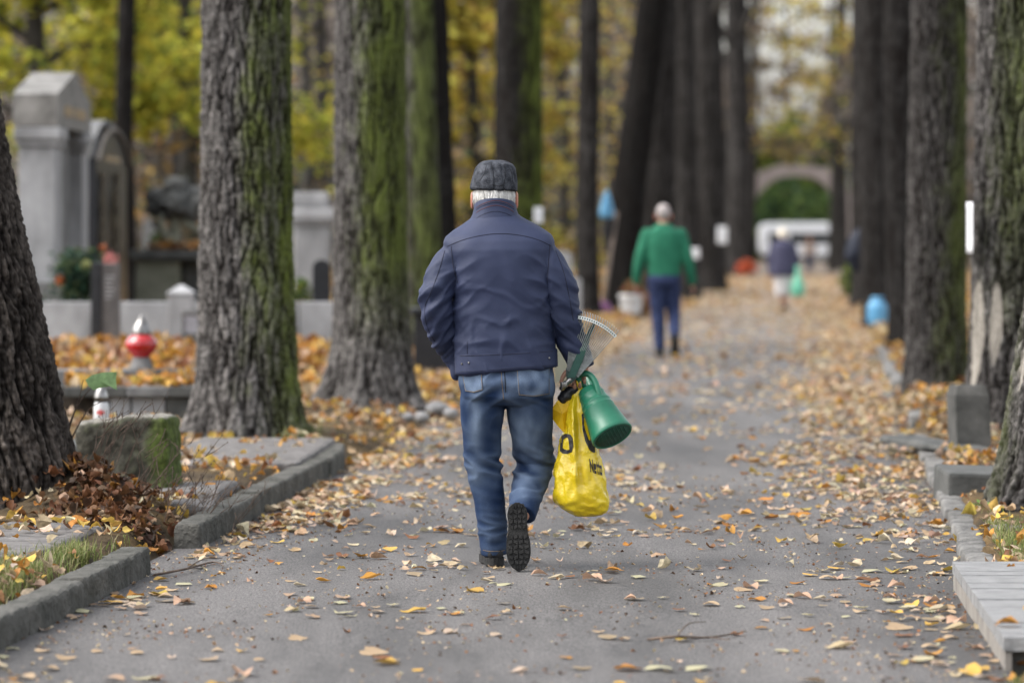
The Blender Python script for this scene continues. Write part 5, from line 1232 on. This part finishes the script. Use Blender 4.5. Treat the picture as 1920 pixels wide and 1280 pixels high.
b.inputs['Roughness'].default_value=.95; b.inputs['Specular IOR Level'].default_value=.1
bp = nd(nt,'ShaderNodeBump',i_Strength=.4,i_Distance=.003); L.new(n1.outputs['Fac'],bp.inputs['Height']); L.new(bp.outputs[0],b.inputs['Normal'])
cap_ = mk('cap', V, Fc, M_tweed, man)
BK = BVHTree.FromPolygons([tuple(v) for v in V.tolist()], [tuple(f) for f in Fc.tolist()])
M_dk = mat('dark thread', (.006,.007,.009), (.012,.013,.016), rough=.9)
for pts in ([(925,357),(926,340),(924,320),(921,306)], [(942,357),(946,340),(948,322),(946,308)], [(884,352),(910,354),(940,355),(968,356)], [(899,340),(908,325),(912,310)], [(962,345),(960,328),(956,316)], [(924,347),(934,349),(943,347)]):
    seam('cap_seam', BK, pts, M_dk, cap_, r=.0012)
b_ = MB(); b_.add(*ball(P(928,350,.19),.085,.075,.008,24,8)); b_.build('peak', M_tweed, cap_, smooth=True)

# jeans
mb = MB()
mb.add(*loft([pring(yl,yr,xl,xr,ry,dy,p) for yl,yr,xl,xr,ry,dy,p in ((655,655,874,1028,.118,0,2.5),(690,690,864,1037,.128,-.004,2.5),(720,720,862,1039,.133,-.010,2.5),(742,742,866,1037,.125,-.012,2.6),(758,758,880,1026,.095,-.005,2.5))]))
mb.add(*tube([P(906,728,-.01),P(905,765,.0),P(903,800,.02),P(904,850,.05),P(907,880,.065),P(915,925,.065),P(923,985,.07),P(927,1039,.075)], [.094,.094,.086,.077,.073,.066,.059,.0555], n=28, k=5, ends=False))
mb.add(*tube([P(993,728,-.01),P(993,765,.015),P(996,800,.05),P(1000,845,.11),P(1001,868,.145),P(997,893,.10),P(990,920,.01),P(984,943,-.07),P(979,966,-.125)], [.100,.099,.092,.083,.080,.074,.067,.062,.057], n=28, k=5, ends=False))
V, Fc = mb.arr(); V, Fc, N = remesh(V, Fc, .006, 3)
x, y, z = V[:,0], V[:,1], V[:,2]
d = .0034*folds(V,(10,10,8))
q_ = np.stack([x*5, y*5, z*17+np.abs(x-.01)*9],-1); d += .013*win(V,(.01,-.1,.80),(.25,.15,.11))*np.clip(1-np.abs(pn(q_))*2.3,-.3,1)
for c_, amp in ((P(1000,868,.09),.024),(P(905,875,.0),.013)):
    q_ = np.stack([x*5, y*5, z*21+x*6],-1); d += amp*win(V,c_,(.12,.14,.075))*np.clip(1-np.abs(pn(q_))*2.1,-.4,1)
q_ = np.stack([x*8, y*8, z*24],-1); d += .010*win(V,P(925,1000,.05),(.1,.1,.09))*np.clip(1-np.abs(pn(q_))*2.3,-.3,1)
d += .012*win(V,P(985,925,-.0),(.1,.12,.07))*folds(V,(9,9,20))
V = V+N*d[:,None]
fade = .75*win(V,P(985,815,-.05),(.075,.2,.10))+.6*win(V,P(893,790,-.06),(.028,.2,.10))+.6*win(V,P(1000,712,-.1),(.10,.2,.05))+.5*win(V,P(890,712,-.1),(.05,.2,.05))+.25*win(V,P(985,915,-.1),(.06,.2,.08))+.2*win(V,P(890,880,0),(.03,.2,.08))
fade = fade*(1+.6*pn(V*np.array((30,30,14))))+.22*np.clip(d/.008,-.6,1.2)+.10*pn(V*np.array((14,14,9)))
fade = np.clip(fade*.85,0,1)[:,None]
DEN0 = np.array((.011,.025,.064)); DEN1 = np.array((.19,.25,.345))
Cj = DEN0*(1-fade)+DEN1*fade
M_jeans = attrmat('blue denim', rough=.85, spec=.15, bump=.25, bscale=700, var=.16, vscale=420, stretch=(1,1,.35))
jeans = mk('jeans', V, Fc, M_jeans, man, col=np.clip(Cj,0,1))
BD = BVHTree.FromPolygons([tuple(v) for v in V.tolist()], [tuple(f) for f in Fc.tolist()])
M_tan = mat('tan stitching', (.16,.11,.06), (.24,.17,.10), rough=.9)
def pocket(quad):
    q4 = [np.array(a,float) for a in quad]; W, H = 14, 14; V = []
    for i in range(H+1):
        for j in range(W+1):
            u_, v_ = j/W, i/H; a = q4[0]*(1-u_)+q4[1]*u_; c_ = q4[3]*(1-u_)+q4[2]*u_; p = a*(1-v_)+c_*v_
            p = p+np.array((0,8*(1-abs(2*u_-1))*max(v_-.6,0)*1.2)); h, nn = cast(BD, p[0], p[1], .0035); V.append(h)
    if any(v is None for v in V): return
    Fp = [(i*(W+1)+j, (i+1)*(W+1)+j, (i+1)*(W+1)+j+1, i*(W+1)+j+1) for i in range(H) for j in range(W)]
    V = np.array(V); f_ = np.clip(.45+.5*pn(V*np.array((26,26,18))),0,1)[:,None]
    o = mk('back_pocket', V, Fp, M_jeans, jeans, col=DEN0*(1-f_)+DEN1*f_); md = o.modifiers.new('s','SOLIDIFY'); md.thickness = .003; md.offset = -1
    idx = [i*(W+1)+W for i in range(H+1)]
    path = [i*(W+1) for i in range(H+1)]+[H*(W+1)+j for j in range(1,W+1)]+[i*(W+1)+W for i in range(H-1,-1,-1)]
    ctr = V.mean(0); b_ = MB(); R = [ctr+(V[k_]-ctr)*.95+np.array((0,-.0015,0)) for k_ in path]
    for k_ in range(0,len(R)-1): b_.add(*tube([R[k_], R[k_]*.35+R[k_+1]*.65], .0011, n=5))
    b_.build('stitching', M_tan, o)
pocket([(866,699),(903,696),(905,731),(872,733)]); pocket([(968,690),(1031,686),(1031,739),(972,741)])
def stitch(pts, m, r=.0011):
    Q = crom([np.array((a,c_,0.)) for a,c_ in pts], 14); b_ = MB(); R = [cast(BD,q_[0],q_[1],.0008)[0] for q_ in Q]; R = [r_ for r_ in R if r_ is not None]
    for k_ in range(0,len(R)-1,1): b_.add(*tube([R[k_], R[k_]*.4+R[k_+1]*.6], r, n=5))
    b_.build('stitching', m, jeans)
stitch([(940,696),(941,715),(943,735),(944,748)], M_tan); stitch([(946,696),(947,715),(948,735)], M_dk, .002); stitch([(906,1031),(918,1033),(935,1033),(946,1031)], M_tan)
# shoes
Ml = Matrix.Translation(Vector((P(929,1062,.02)[0]+.0, .012, 0.006))) @ Matrix.Rotation(.10, 4, 'Z')
make_shoe(man, Ml)
Mr = Matrix(((1,0,0,P(969.5,0,-.2)[0]),(0,-.07,.9975,-.20),(0,-.9975,-.07,.286),(0,0,0,1)))
make_shoe(man, Matrix.Translation((0,0,.004)) @ Mr @ Matrix.Rotation(-.03,4,'Z'))

# ---------------------------------------------------------------- what he carries
def held(name, label, cat, o):
    t = thing(name, label, cat, (X0+o[0], 16.5+o[1], o[2])); return t, np.array(o)
def rel(VF, o): return VF[0]-o, VF[1]
# leaf rake
o0 = P(1068,712,-.04); t, o0 = held('rake', 'wire leaf rake held upright by the man, fan of thin tines with a pale crossbar', 'rake', o0)
M_rake = mat('grey green rake metal', (.02,.035,.032), (.045,.065,.06), scale=30, rough=.4, metal=.4)
M_pale = mat('galvanised bar', (.55,.60,.60), (.70,.74,.73), scale=60, rough=.35, metal=.2)
M_wire = mat('tine wire', (.15,.17,.17), (.27,.29,.29), scale=60, rough=.35, metal=.6)
M_greenmetal = mat('dark green metal', (.015,.05,.04), (.025,.075,.06), scale=20, rough=.4)
up = np.array((0,0,1.)); rt = np.array((1.,0,0)); bk = np.array((0,-1.,0))
def fan(a, r, dy=0): a = math.radians(a); return rt*math.sin(a)*r+up*math.cos(a)*r+bk*dy
NT = 20; Rb = .278
def bend(a): return .002+.018*math.sin((a-4)/43*PI)
for i in range(NT):
    a = 2.5+i*(43.0/(NT-1)); w_ = (i/(NT-1)-.5)
    st = rt*w_*.052*math.cos(.45)+up*(-w_*.03)+fan(25,.03)
    P_ = [st, st*.5+fan(a,Rb*.5,.004), fan(a,Rb*.93,bend(a)*.6), fan(a,Rb*1.0,bend(a)*.7), fan(a-.6,Rb*1.055,bend(a)*.5), fan(a-1.2,Rb*1.075,-.02)]
    b_ = MB(); b_.add(*tube(P_, [.0024,.0022,.0021,.0020,.0020,.0015], n=6, k=2)); b_.build('tine', M_wire, t, smooth=True)
b_ = MB(); A = [fan(a,Rb*.975,bend(a)*.7+.005) for a in np.linspace(1,47,24)]
rings = []
for i, p in enumerate(A):
    d_ = A[min(i+1,23)]-A[max(i-1,0)]; d_ /= np.linalg.norm(d_); n_ = np.cross(d_, np.array((0,1.,0))); rings.append([p+n_*.007+bk*.003, p-n_*.007+bk*.003, p-n_*.007-bk*.004, p+n_*.007-bk*.004])
b_.add(*loft(rings)); b_.build('crossbar', M_pale, t)
b_ = MB()
for a in np.linspace(3,45,20): b_.add(*ball(fan(a,Rb*.975,bend(a)*.7+.008),.0035,.0015,.0035,8,5))
b_.build('rivets', M_rake, t)
b_ = MB(); b_.add(*prism([fan(8,.01,.006)-rt*.012,fan(20,.10,.006)-rt*.011,fan(23,Rb*.97,.004)-rt*.005,fan(23,Rb*.97,.004)+rt*.006,fan(28,.10,.006)+rt*.011,fan(60,.02,.006)+rt*.006], (0,0,0), (0,.006,0))); b_.build('spine', M_greenmetal, t)
b_ = MB(); b_.add(*prism([fan(-12,.05,.002)-rt*.006,fan(8,.075,.002),fan(42,.075,.002),fan(64,.05,.002),fan(150,.016,.002),fan(-140,.02,.002)], (0,0,0), (0,.004,0))); b_.build('fan_plate', M_rake, t)
b_ = MB(); b_.add(*tube([np.array((0,0,-.0)), P(1058,722,-.035)-o0, P(1054,727,-.03)-o0], [.010,.012,.013], n=14)); b_.add(*box(*(P(1057,721,-.05)-o0), .026,.02,.024,rz=.4,bev=.004)); b_.build('clamp', M_silver, t, smooth=True)
b_ = MB(); b_.add(*tube([P(1060,718,-.03)-o0, P(1066,716,.2)-o0, P(1072,712,.75)-o0], [.011,.011,.011], n=12)); b_.build('handle', M_greenmetal, t, smooth=True)
# watering can
M_can = mat('green plastic', (.008,.115,.062), (.016,.15,.085), scale=7, rough=.42, spec=.4, bump=.08, bscale=220, coat=.15)
M_can2 = mat('dark green plastic base', (.008,.055,.036), (.02,.085,.055), scale=40, rough=.6)
ct, cb = P(1104,731,.02), P(1149,818,-.10)
axd = (cb-ct); Lc = np.linalg.norm(axd); axd = axd/Lc
t, o0 = held('watering_can', 'green plastic watering can hanging from the hand of the man, base towards the camera', 'watering can', ct)
e1 = np.cross(axd, np.array((0,1.,0))); e1 /= np.linalg.norm(e1); e2 = np.cross(axd, e1)
def cring_(s_, r, n=48, k_=1.0): tt = np.arange(n)/n*2*PI; return axd*s_+np.outer(np.cos(tt), e1)*r+np.outer(np.sin(tt), e2)*r*k_
prof = [(0,.047),(.004,.051),(.03,.056),(.033,.0585),(.036,.0585),(.039,.057),(.075,.065),(.078,.0672),(.081,.0672),(.084,.0655),(.10,.069),(.104,.0715),(.107,.0715),(.11,.070),(Lc-.05,.085),(Lc-.02,.091),(Lc-.006,.093),(Lc,.089)]
b_ = MB(); b_.add(*loft([cring_(a,r) for a,r in prof]+[cring_(Lc,.083),cring_(Lc-.005,.081)], cap=True)); b_.build('tank', M_can, t, smooth=True)
b_ = MB(); b_.add(*loft([cring_(Lc-.0045,.0805),cring_(Lc-.002,.079)]))
for i in range(9):
    c_ = axd*(Lc-.0015)+e1*(-.06+.015*i); h_ = math.sqrt(max(.071**2-(-.06+.015*i)**2,0)); b_.add(*tube([c_-e2*h_, c_+e2*h_], .0026, n=6))
b_.build('base', M_can2, t, smooth=True)
b_ = MB(); hp = [P(1096,723,.03),P(1086,716,.02),P(1086,705,.015),P(1094,700,.0),P(1106,703,-.01),P(1116,716,-.03),P(1123,738,-.05),P(1129,755,-.055),P(1134,768,-.05)]
b_.add(*tube([p-o0 for p in hp], [.012,.013,.0135,.0135,.0135,.0135,.0135,.013,.010], n=16, k=4)); b_.build('handle', M_can, t, smooth=True)
b_ = MB(); sp = [cb-axd*.05+np.array((0,.10,0)), cb-axd*.10+np.array((-.01,.22,.03)), ct+np.array((-.02,.34,.10))]
b_.add(*tube([p-o0 for p in sp], [.03,.02,.012], n=16, k=4)); b_.add(*lift(lathe([(.012,0),(.03,.03),(.03,.036),(.0,.037)],20), sp[-1]-o0)); b_.build('spout', M_can, t, smooth=True)
# yellow carrier bag
bp_ = P(1088,725,.03)
t, o0 = held('shopping_bag', 'yellow plastic shopping bag with black print hanging from the hand of the man', 'bag', bp_)
BR = [(722,1079,1092,.010),(735,1074,1095,.018),(750,1070,1099,.032),(775,1066,1104,.048),(800,1060,1111,.060),(830,1052,1118,.070),(860,1046,1125,.078),(890,1042,1131,.084),(918,1041,1135,.086),(938,1043,1138,.082),(950,1053,1137,.070),(959,1066,1133,.055),(965,1078,1125,.036),(968,1086,1112,.014)]
rows = crom([np.array(r,float) for r in BR], 5); rings = []; n = 110
th = np.arange(n)/n*2*PI
for (py,xl,xr,ry) in rows:
    a, b2 = P(xl,py,.03), P(xr,py,.03); hw = (b2[0]-a[0])/2; cx_ = (a[0]+b2[0])/2; c_, s_ = np.cos(th), np.sin(th)
    x = cx_+np.sign(c_)*np.abs(c_)**.8*hw; yv = .03+np.sign(s_)*np.abs(s_)**.85*ry*.8
    rdx = P(1076+.04*(py-800)*(py>800),py)[0]; f_ = np.clip((945-py)/60,0,1)*np.clip((py-725)/60,0,1)
    front = (s_ < 0); yv = yv-front*f_*.030*np.exp(-np.abs(x-rdx)/.012)
    yv = yv+front*f_*.016*np.exp(-((x-rdx-.018)/.012)**2)
    rings.append(np.stack([x,yv,np.full(n,a[2])],-1))
V, Fc = loft(rings)
rdist = np.clip((P(0,722)[2]-V[:,2])/.06,0,1)
q_ = np.stack([V[:,0]*16+V[:,2]*7, V[:,1]*12, V[:,2]*7-V[:,0]*5],-1); w1 = np.clip(1-np.abs(pn(q_))*2.2,-.4,1)
q_ = np.stack([V[:,0]*34-V[:,2]*14, V[:,1]*30, V[:,2]*20+V[:,0]*16],-1); w2 = np.clip(1-np.abs(pn(q_))*2.2,-.4,1)
w3 = np.clip(1-np.abs(pn(V*np.array((14,14,30))+3))*2.2,-.4,1)*win(V,P(1085,945,0),(.13,.2,.05))
ctr_ = np.array((P(1088,0)[0],.03,0)); dr = (V-ctr_)*np.array((1,1,0)); dr /= np.linalg.norm(dr,axis=1)[:,None]+1e-9
V = V+dr*((.009*w1+.005*w2+.005*w3)*rdist)[:,None]
M_yel = mat('yellow plastic film', (.62,.44,.008), (.74,.56,.02), scale=7, rough=.24, spec=.6, bump=.5, bscale=45, coat=.25)
bag = mk('film', V-o0, Fc, M_yel, t)
BB = BVHTree.FromPolygons([tuple(v) for v in V.tolist()], Fc)
M_print = mat('black print', (.018,.016,.014), (.05,.045,.04), scale=60, rough=.45)
def printed(name, polys, m, off=.0022, sub=10):
    """flat print laid on the film: polygons in photo rows and columns, triangulated finely"""
    bm = bmesh.new()
    for p in polys:
        vs = [bm.verts.new((a,c_,0)) for a,c_ in p]; bm.faces.new(vs)
    bmesh.ops.triangulate(bm, faces=bm.faces[:])
    for _ in range(3): 
        es = [e_ for e_ in bm.edges if e_.calc_length() > 3.0]
        if es: bmesh.ops.subdivide_edges(bm, edges=es, cuts=1); bmesh.ops.triangulate(bm, faces=[f for f in bm.faces if len(f.verts) > 3])
    bm.verts.index_update(); V = []; ok = True
    for v in bm.verts:
        h, _ = cast(BB, v.co.x, v.co.y, off)
        V.append(h if h is not None else P(v.co.x, v.co.y, .03))
    Fq = [[v.index for v in f.verts] for f in bm.faces]; bm.free()
    return mk(name, np.array(V)-o0, Fq, m, t)
def frame_polys(outer, inner):
    n = len(outer); return [[outer[i], outer[(i+1)%n], inner[(i+1)%n], inner[i]] for i in range(n)]
O1 = [(1053,815),(1061,812.5),(1069,814),(1074,821),(1075,836),(1072,847),(1064,850.5),(1055,850),(1049.5,845),(1050,832)]
I1 = [(1055.5,822),(1061,818),(1065,817.5),(1066.5,822),(1068.5,836),(1069,844.5),(1063,845.5),(1056,843),(1053,840),(1053.5,832)]
I1 = [(1061.5+(a-1061.5)*.80, 832+(c_-832)*.84) for a,c_ in I1]
printed('emblem', frame_polys(O1, I1), M_print)
O2 = [(1090.5,777),(1095,772),(1099,776),(1101,788),(1105,802),(1110,824),(1115,838),(1116,848),(1112,848),(1105,843),(1097,826),(1092,804)]
I2 = [(1095,784),(1097,781.5),(1098,784),(1099.5,791),(1101.5,800),(1104,812),(1107,821),(1106.5,826),(1104,824),(1101,816),(1097.5,806),(1095,796)]
printed('emblem', frame_polys(O2, I2), M_print)
def letter(strokes, x0, y0, w, h, lean=(.10,.22), wd=.26):
    out = []
    for (ax_, ay, bx_, by) in strokes:
        a = np.array((ax_,ay)); b2 = np.array((bx_,by)); d_ = b2-a; d_ /= np.linalg.norm(d_)+1e-9; n_ = np.array((-d_[1]*h/w*.0-d_[1], d_[0]))
        q4 = [a+n_*wd/2-d_*.06, b2+n_*wd/2+d_*.06, b2-n_*wd/2+d_*.06, a-n_*wd/2-d_*.06]
        out.append([(x0+p[0]*w+lean[0]*p[1]*h, y0+p[1]*h+lean[1]*p[0]*w*1.0) for p in q4])
    return out
N_ = [(.1,0,.1,1),(.1,.05,.9,.95),(.9,0,.9,1)]; E_ = [(.1,.62,.9,.62),(.12,.4,.12,.95),(.88,.38,.88,.62),(.1,.38,.9,.38),(.1,.97,.85,.97)]
T_ = [(.45,.08,.45,1),(.1,.36,.9,.36),(.45,.98,.9,.98)]; O_ = [(.12,.4,.12,.95),(.88,.4,.88,.95),(.1,.38,.9,.38),(.1,.97,.9,.97)]
pol = []
for s_, x_, w_, y_ in ((N_,1105,6.0,861),(E_,1112.2,4.4,863),(T_,1117.4,3.0,864),(T_,1120.8,2.6,865),(O_,1123.8,3.6,866)): pol += letter(s_, x_, y_, w_, 22)
printed('lettering', pol, M_print)
# folded flap, black lining, handles of the bag
FL = [(1072,745),(1060,742),(1044,752),(1035,766),(1036,784),(1046,798),(1058,812),(1066,790),(1071,765)]
V = [P(1054,775,.0)]+[P(a,c_,.015+.012*math.sin(i*2.0)) for i,(a,c_) in enumerate(FL)]; n = len(FL)
o = mk('flap', np.array(V)-o0, [(0,1+(i+1)%n,1+i) for i in range(n)], mat('orange yellow film', (.55,.32,.006), (.66,.42,.01), scale=9, rough=.35), t, smooth=False)
md = o.modifiers.new('s','SOLIDIFY'); md.thickness = .004
mb = MB(); 
for (px,py,dy,r) in [(1062,740,.02,.030),(1054,748,.02,.024),(1072,732,.025,.026),(1080,726,.025,.018)]: mb.add(*ball(P(px,py,dy)-o0, r*.9, r, r, 14, 9))
V, Fc = mb.arr(); V, Fc, N = remesh(V, Fc, .005, 2); V = V+N*(.006*pn(V*40))[:,None]
mk('black_lining', V, Fc, mat('black plastic film', (.006,.006,.008), (.02,.02,.024), rough=.35), t)
b_ = MB()
for dx in (0,5): b_.add(*tube([P(1084+dx,730,.02)-o0, P(1083+dx,718,.01)-o0, P(1081+dx,711,.02)-o0, P(1082+dx,716,.045)-o0, P(1086+dx,730,.045)-o0], [.007,.005,.0045,.005,.006], n=8, k=3))
b_.build('handles', M_yel, t, smooth=True)

# ---------------------------------------------------------------- people further off
def figure(label, px, py, Y, spec, group=None):
    X = xat(px, Y); t = thing('person', label, 'person', (X, Y, 0), rz=spec.get('rz',0)); hc = np.array(spec['head']); k = spec.get('k',1.0)
    mb = MB()
    for s_ in head_shapes(hc, k): mb.add(*s_)
    mb.add(*tube([hc+np.array((0,-.03,-.20))*k, hc+np.array((0,-.01,-.08))*k], [.06*k,.055*k], n=14))
    JRr = spec['top']; mb.add(*loft([oval(cx,cy,z,max(rx-.025,.03),max(ry-.02,.03),28) for z,cx,cy,rx,ry in JRr]))
    for s_, arm in zip((-1,1), spec['arms']):
        mb.add(*tube(arm, [.042*k,.036*k,.026*k], n=12, k=3)); d_ = np.array(arm[-1])-np.array(arm[-2]); mb2 = relaxed_hand(arm[-1], d_/np.linalg.norm(d_), (0,1,.1), (-s_,0,0), k)
        for q_ in mb2: mb.add(*q_)
    for lg in spec['legs']: mb.add(*tube(lg, [.06*k,.045*k,.034*k], n=14, k=3))
    V, Fc = mb.arr(); V, Fc, N = remesh(V, Fc, .0075*k, 2); mk('body', V, Fc, M_skin, t, col=colour_body(V, hc, k))
    mb = MB(); mb.add(*loft([oval(cx,cy,z,rx,ry,36,2.3) for z,cx,cy,rx,ry in JRr]))
    for arm in spec['arms']:
        ra = spec.get('sleeve',(.075,.065,.05)); a = [np.array(p) for p in arm]; mb.add(*tube([a[0],a[1],a[1]*.03+a[2]*.97], ra, n=20, k=4))
    V, Fc = mb.arr(); V, Fc, N = remesh(V, Fc, .012*k, 3); V = V+N*(.006*folds(V,(9,9,11)))[:,None]; mk(spec['topname'], V, Fc, spec['m_top'], t)
    mb = MB(); mb.add(*loft([oval(cx,cy,z,rx,ry,36,2.4) for z,cx,cy,rx,ry in spec['hips']]))
    for lg in spec['legs']:
        e_ = spec.get('leg_end',1.0); a = [np.array(p,float) for p in lg]; end = a[1]*(1-e_)+a[2]*e_
        mb.add(*tube([a[0],a[1],end] if e_ > .2 else [a[0],a[1]], list(spec.get('trouser',(.095,.075,.055)))[:3 if e_ > .2 else 2], n=22, k=4, ends=False))
    V, Fc = mb.arr(); V, Fc, N = remesh(V, Fc, .012*k, 2); V = V+N*(.005*folds(V,(9,9,14)))[:,None]; mk(spec['legname'], V, Fc, spec['m_leg'], t)
    for i, lg in enumerate(spec['legs']):
        a = np.array(lg[-1], float); up_ = spec.get('heel',(0,0))[i]
        Mx = Matrix.Translation(Vector((a[0], a[1], a[2]))) @ Matrix.Rotation(-up_, 4, 'X') @ Matrix.Translation(Vector((0,-.05*k,-.085*k)))
        make_shoe(t, Mx, lugs=False, s=k)
    # hair
    q = np.random.default_rng(3); hs = spec['hair']; V, Fc = ball(hc+np.array(hs['off'])*k, hs['r'][0]*k, hs['r'][1]*k, hs['r'][2]*k, 30, 18)
    V = V+(.008*k*pn(V*np.array((40,40,14))))[:,None]*((V-hc)/np.linalg.norm(V-hc,axis=1)[:,None]); C = np.tile(hs['c'],(len(V),1))*(1+.3*pn(V*np.array((90,90,14)))[:,None])
    mk('hair', V, Fc, M_hair, t, col=np.clip(C,0,.9)); return t
M_sweater = mat('green sweater knit', (.012,.115,.065), (.022,.16,.09), scale=5, rough=.85, bump=.4, bscale=200)
M_navyjeans = mat('navy jeans', (.018,.028,.075), (.035,.05,.12), scale=5, rough=.85)
figure('white haired man seen from behind in a green sweater and navy jeans on the path', 1245, 668, 43.9, dict(
    head=(-.006,.05,1.625), top=[(.92,0,0,.185,.13),(1.05,0,0,.195,.135),(1.2,0,0,.205,.14),(1.33,0,0,.215,.135),(1.42,0,0,.195,.115),(1.47,0,.01,.12,.09),(1.515,-.004,.03,.075,.075)],
    arms=[[(-.19,0,1.39),(-.275,-.02,1.10),(-.315,.04,.86)],[(.19,0,1.39),(.27,-.02,1.10),(.325,.05,.85)]], sleeve=(.075,.066,.05),
    hips=[(.95,0,0,.175,.12),(.88,0,-.01,.185,.13),(.80,0,-.005,.165,.11)], legs=[[(-.09,0,.86),(-.065,.06,.48),(-.045,.03,.085)],[(.09,0,.86),(.115,.10,.49),(.12,-.12,.22)]], trouser=(.10,.078,.058), heel=(0,1.1),
    topname='sweater', m_top=M_sweater, legname='jeans', m_leg=M_navyjeans, hair=dict(off=(0,-.02,.022), r=(.083,.095,.094), c=(.36,.32,.31))))
figure('white haired woman far down the path in navy jacket and pale skirt', 1468, 582, 68.7, dict(
    k=.88, head=(0,.04,1.37), top=[(.62,-.01,0,.235,.17),(.75,-.01,0,.235,.17),(.92,-.01,0,.21,.15),(1.08,0,0,.20,.14),(1.18,0,0,.17,.12),(1.24,0,.01,.10,.08),(1.275,0,.02,.065,.065)],
    arms=[[(-.165,0,1.15),(-.23,-.02,.90),(-.215,.06,.68)],[(.165,0,1.15),(.235,0,.90),(.26,.03,.68)]], sleeve=(.07,.06,.045),
    hips=[(.66,0,0,.17,.13),(.55,0,0,.165,.13),(.40,0,0,.155,.12),(.27,0,0,.14,.11)], legs=[[(-.05,0,.6),(-.03,.03,.36),(0.0,.05,.075)],[(.07,0,.6),(.06,.05,.36),(.05,-.03,.10)]], leg_end=.0, trouser=(.06,.05), heel=(0,.5),
    topname='jacket', m_top=mat('dark navy quilting', (.035,.035,.07), (.055,.055,.10), scale=6, rough=.7), legname='skirt', m_leg=mat('pale cloth', (.46,.44,.45), (.56,.54,.54), rough=.85),
    hair=dict(off=(0,-.015,.0), r=(.105,.115,.125), c=(.68,.62,.52))))
Yb_ = 68.5; sack('plastic_bag', 'mint green plastic bag carried by the woman far down the path', 1496, 497, 556, 27, Yb_, mat('mint green plastic', (.10,.38,.26), (.18,.48,.34), rough=.45), 2, 'bag', prof=[(0,.6),(.06,.9),(.2,1),(.4,.9),(.55,.6),(.68,.35),(.85,.28),(.95,.34),(1,.12)])
figure('brown haired child facing the camera in front of the white van', 1518, 508, 132, dict(
    rz=PI, k=.82, head=(0,.02,1.115), top=[(.55,0,0,.13,.1),(.7,0,0,.135,.1),(.85,0,0,.15,.1),(.93,0,0,.12,.08),(.97,0,0,.06,.06)],
    arms=[[(-.14,0,.91),(-.19,.03,.72),(-.15,.14,.60)],[(.14,0,.91),(.19,.03,.72),(.15,.14,.60)]], sleeve=(.055,.045,.038),
    hips=[(.58,0,0,.13,.1),(.5,0,0,.13,.1),(.45,0,0,.11,.09)], legs=[[(-.065,0,.5),(-.065,.03,.28),(-.065,0,.07)],[(.065,0,.5),(.065,.03,.28),(.065,0,.07)]], trouser=(.07,.055,.045),
    topname='top', m_top=mat('beige top', (.38,.30,.26), (.5,.42,.38)), legname='trousers', m_leg=M_navyjeans, hair=dict(off=(0,-.025,.03), r=(.09,.095,.105), c=(.16,.08,.05))))
b_ = MB(); Y = 59.; b_.add(*tube([at(1618,428,Y),at(1608,450,Y),at(1602,480,Y),at(1606,500,Y)], [.05,.13,.15,.08], n=14, k=4)); V, Fc = b_.arr(); V = V+(.03*pn(V*9))[:,None]
tag(mk('cloth', V, Fc, mat('dark blue cloth', (.010,.013,.024), (.018,.022,.036), scale=6)), 'dark blue cloth hanging at the left side of the trunk behind the blue sack', 'cloth')
# ================================================================ LIGHT, CAMERA
SUN_EL, SUN_AZ = math.radians(48), math.radians(-98)      # overcast; brightest from ahead-left
w = bpy.data.worlds.new('World'); scene.world = w; w.use_nodes = True
nt = w.node_tree; L = nt.links; bg = nt.nodes['Background']
sky = nt.nodes.new('ShaderNodeTexSky'); sky.sky_type = 'NISHITA'; sky.sun_disc = False
sky.sun_elevation = SUN_EL; sky.sun_rotation = SUN_AZ; sky.dust_density = 4; sky.air_density = 1.2; sky.ozone_density = 1.0
hs = nt.nodes.new('ShaderNodeHueSaturation'); hs.inputs['Saturation'].default_value = .28; hs.inputs['Value'].default_value = 3.0
L.new(sky.outputs[0], hs.inputs['Color']); L.new(hs.outputs[0], bg.inputs['Color']); bg.inputs['Strength'].default_value = .15
sd = bpy.data.lights.new('sun', 'SUN'); sd.energy = 1.15; sd.angle = math.radians(28); sd.color = (1,.96,.9)
so = bpy.data.objects.new('sun', sd); COL.objects.link(so)
dirv = Vector((math.sin(SUN_AZ)*math.cos(SUN_EL), math.cos(SUN_AZ)*math.cos(SUN_EL), math.sin(SUN_EL)))
so.rotation_euler = dirv.to_track_quat('Z', 'Y').to_euler(); so.location = (0,0,30)
cam = bpy.data.cameras.new('camera'); co = bpy.data.objects.new('camera', cam); COL.objects.link(co)
cam.sensor_width = 36; cam.lens = F/1920*36; cam.shift_y = -210/1920; cam.clip_start = .1; cam.clip_end = 3000
co.location = (0,0,CH); co.rotation_euler = (PI/2,0,0)
cam.dof.use_dof = True; cam.dof.focus_distance = 16.45; cam.dof.aperture_fstop = 2.3; cam.dof.aperture_blades = 0
scene.camera = co
scene.view_settings.view_transform = 'Standard'; scene.view_settings.look = 'None'; scene.view_settings.exposure = 0
scene.render.engine = 'CYCLES'; cy = scene.cycles
cy.use_denoising = True; cy.use_adaptive_sampling = True; cy.adaptive_threshold = .01
cy.max_bounces = 6; cy.diffuse_bounces = 3; cy.glossy_bounces = 2; cy.transmission_bounces = 3; cy.transparent_max_bounces = 4
cy.caustics_reflective = False; cy.caustics_refractive = False
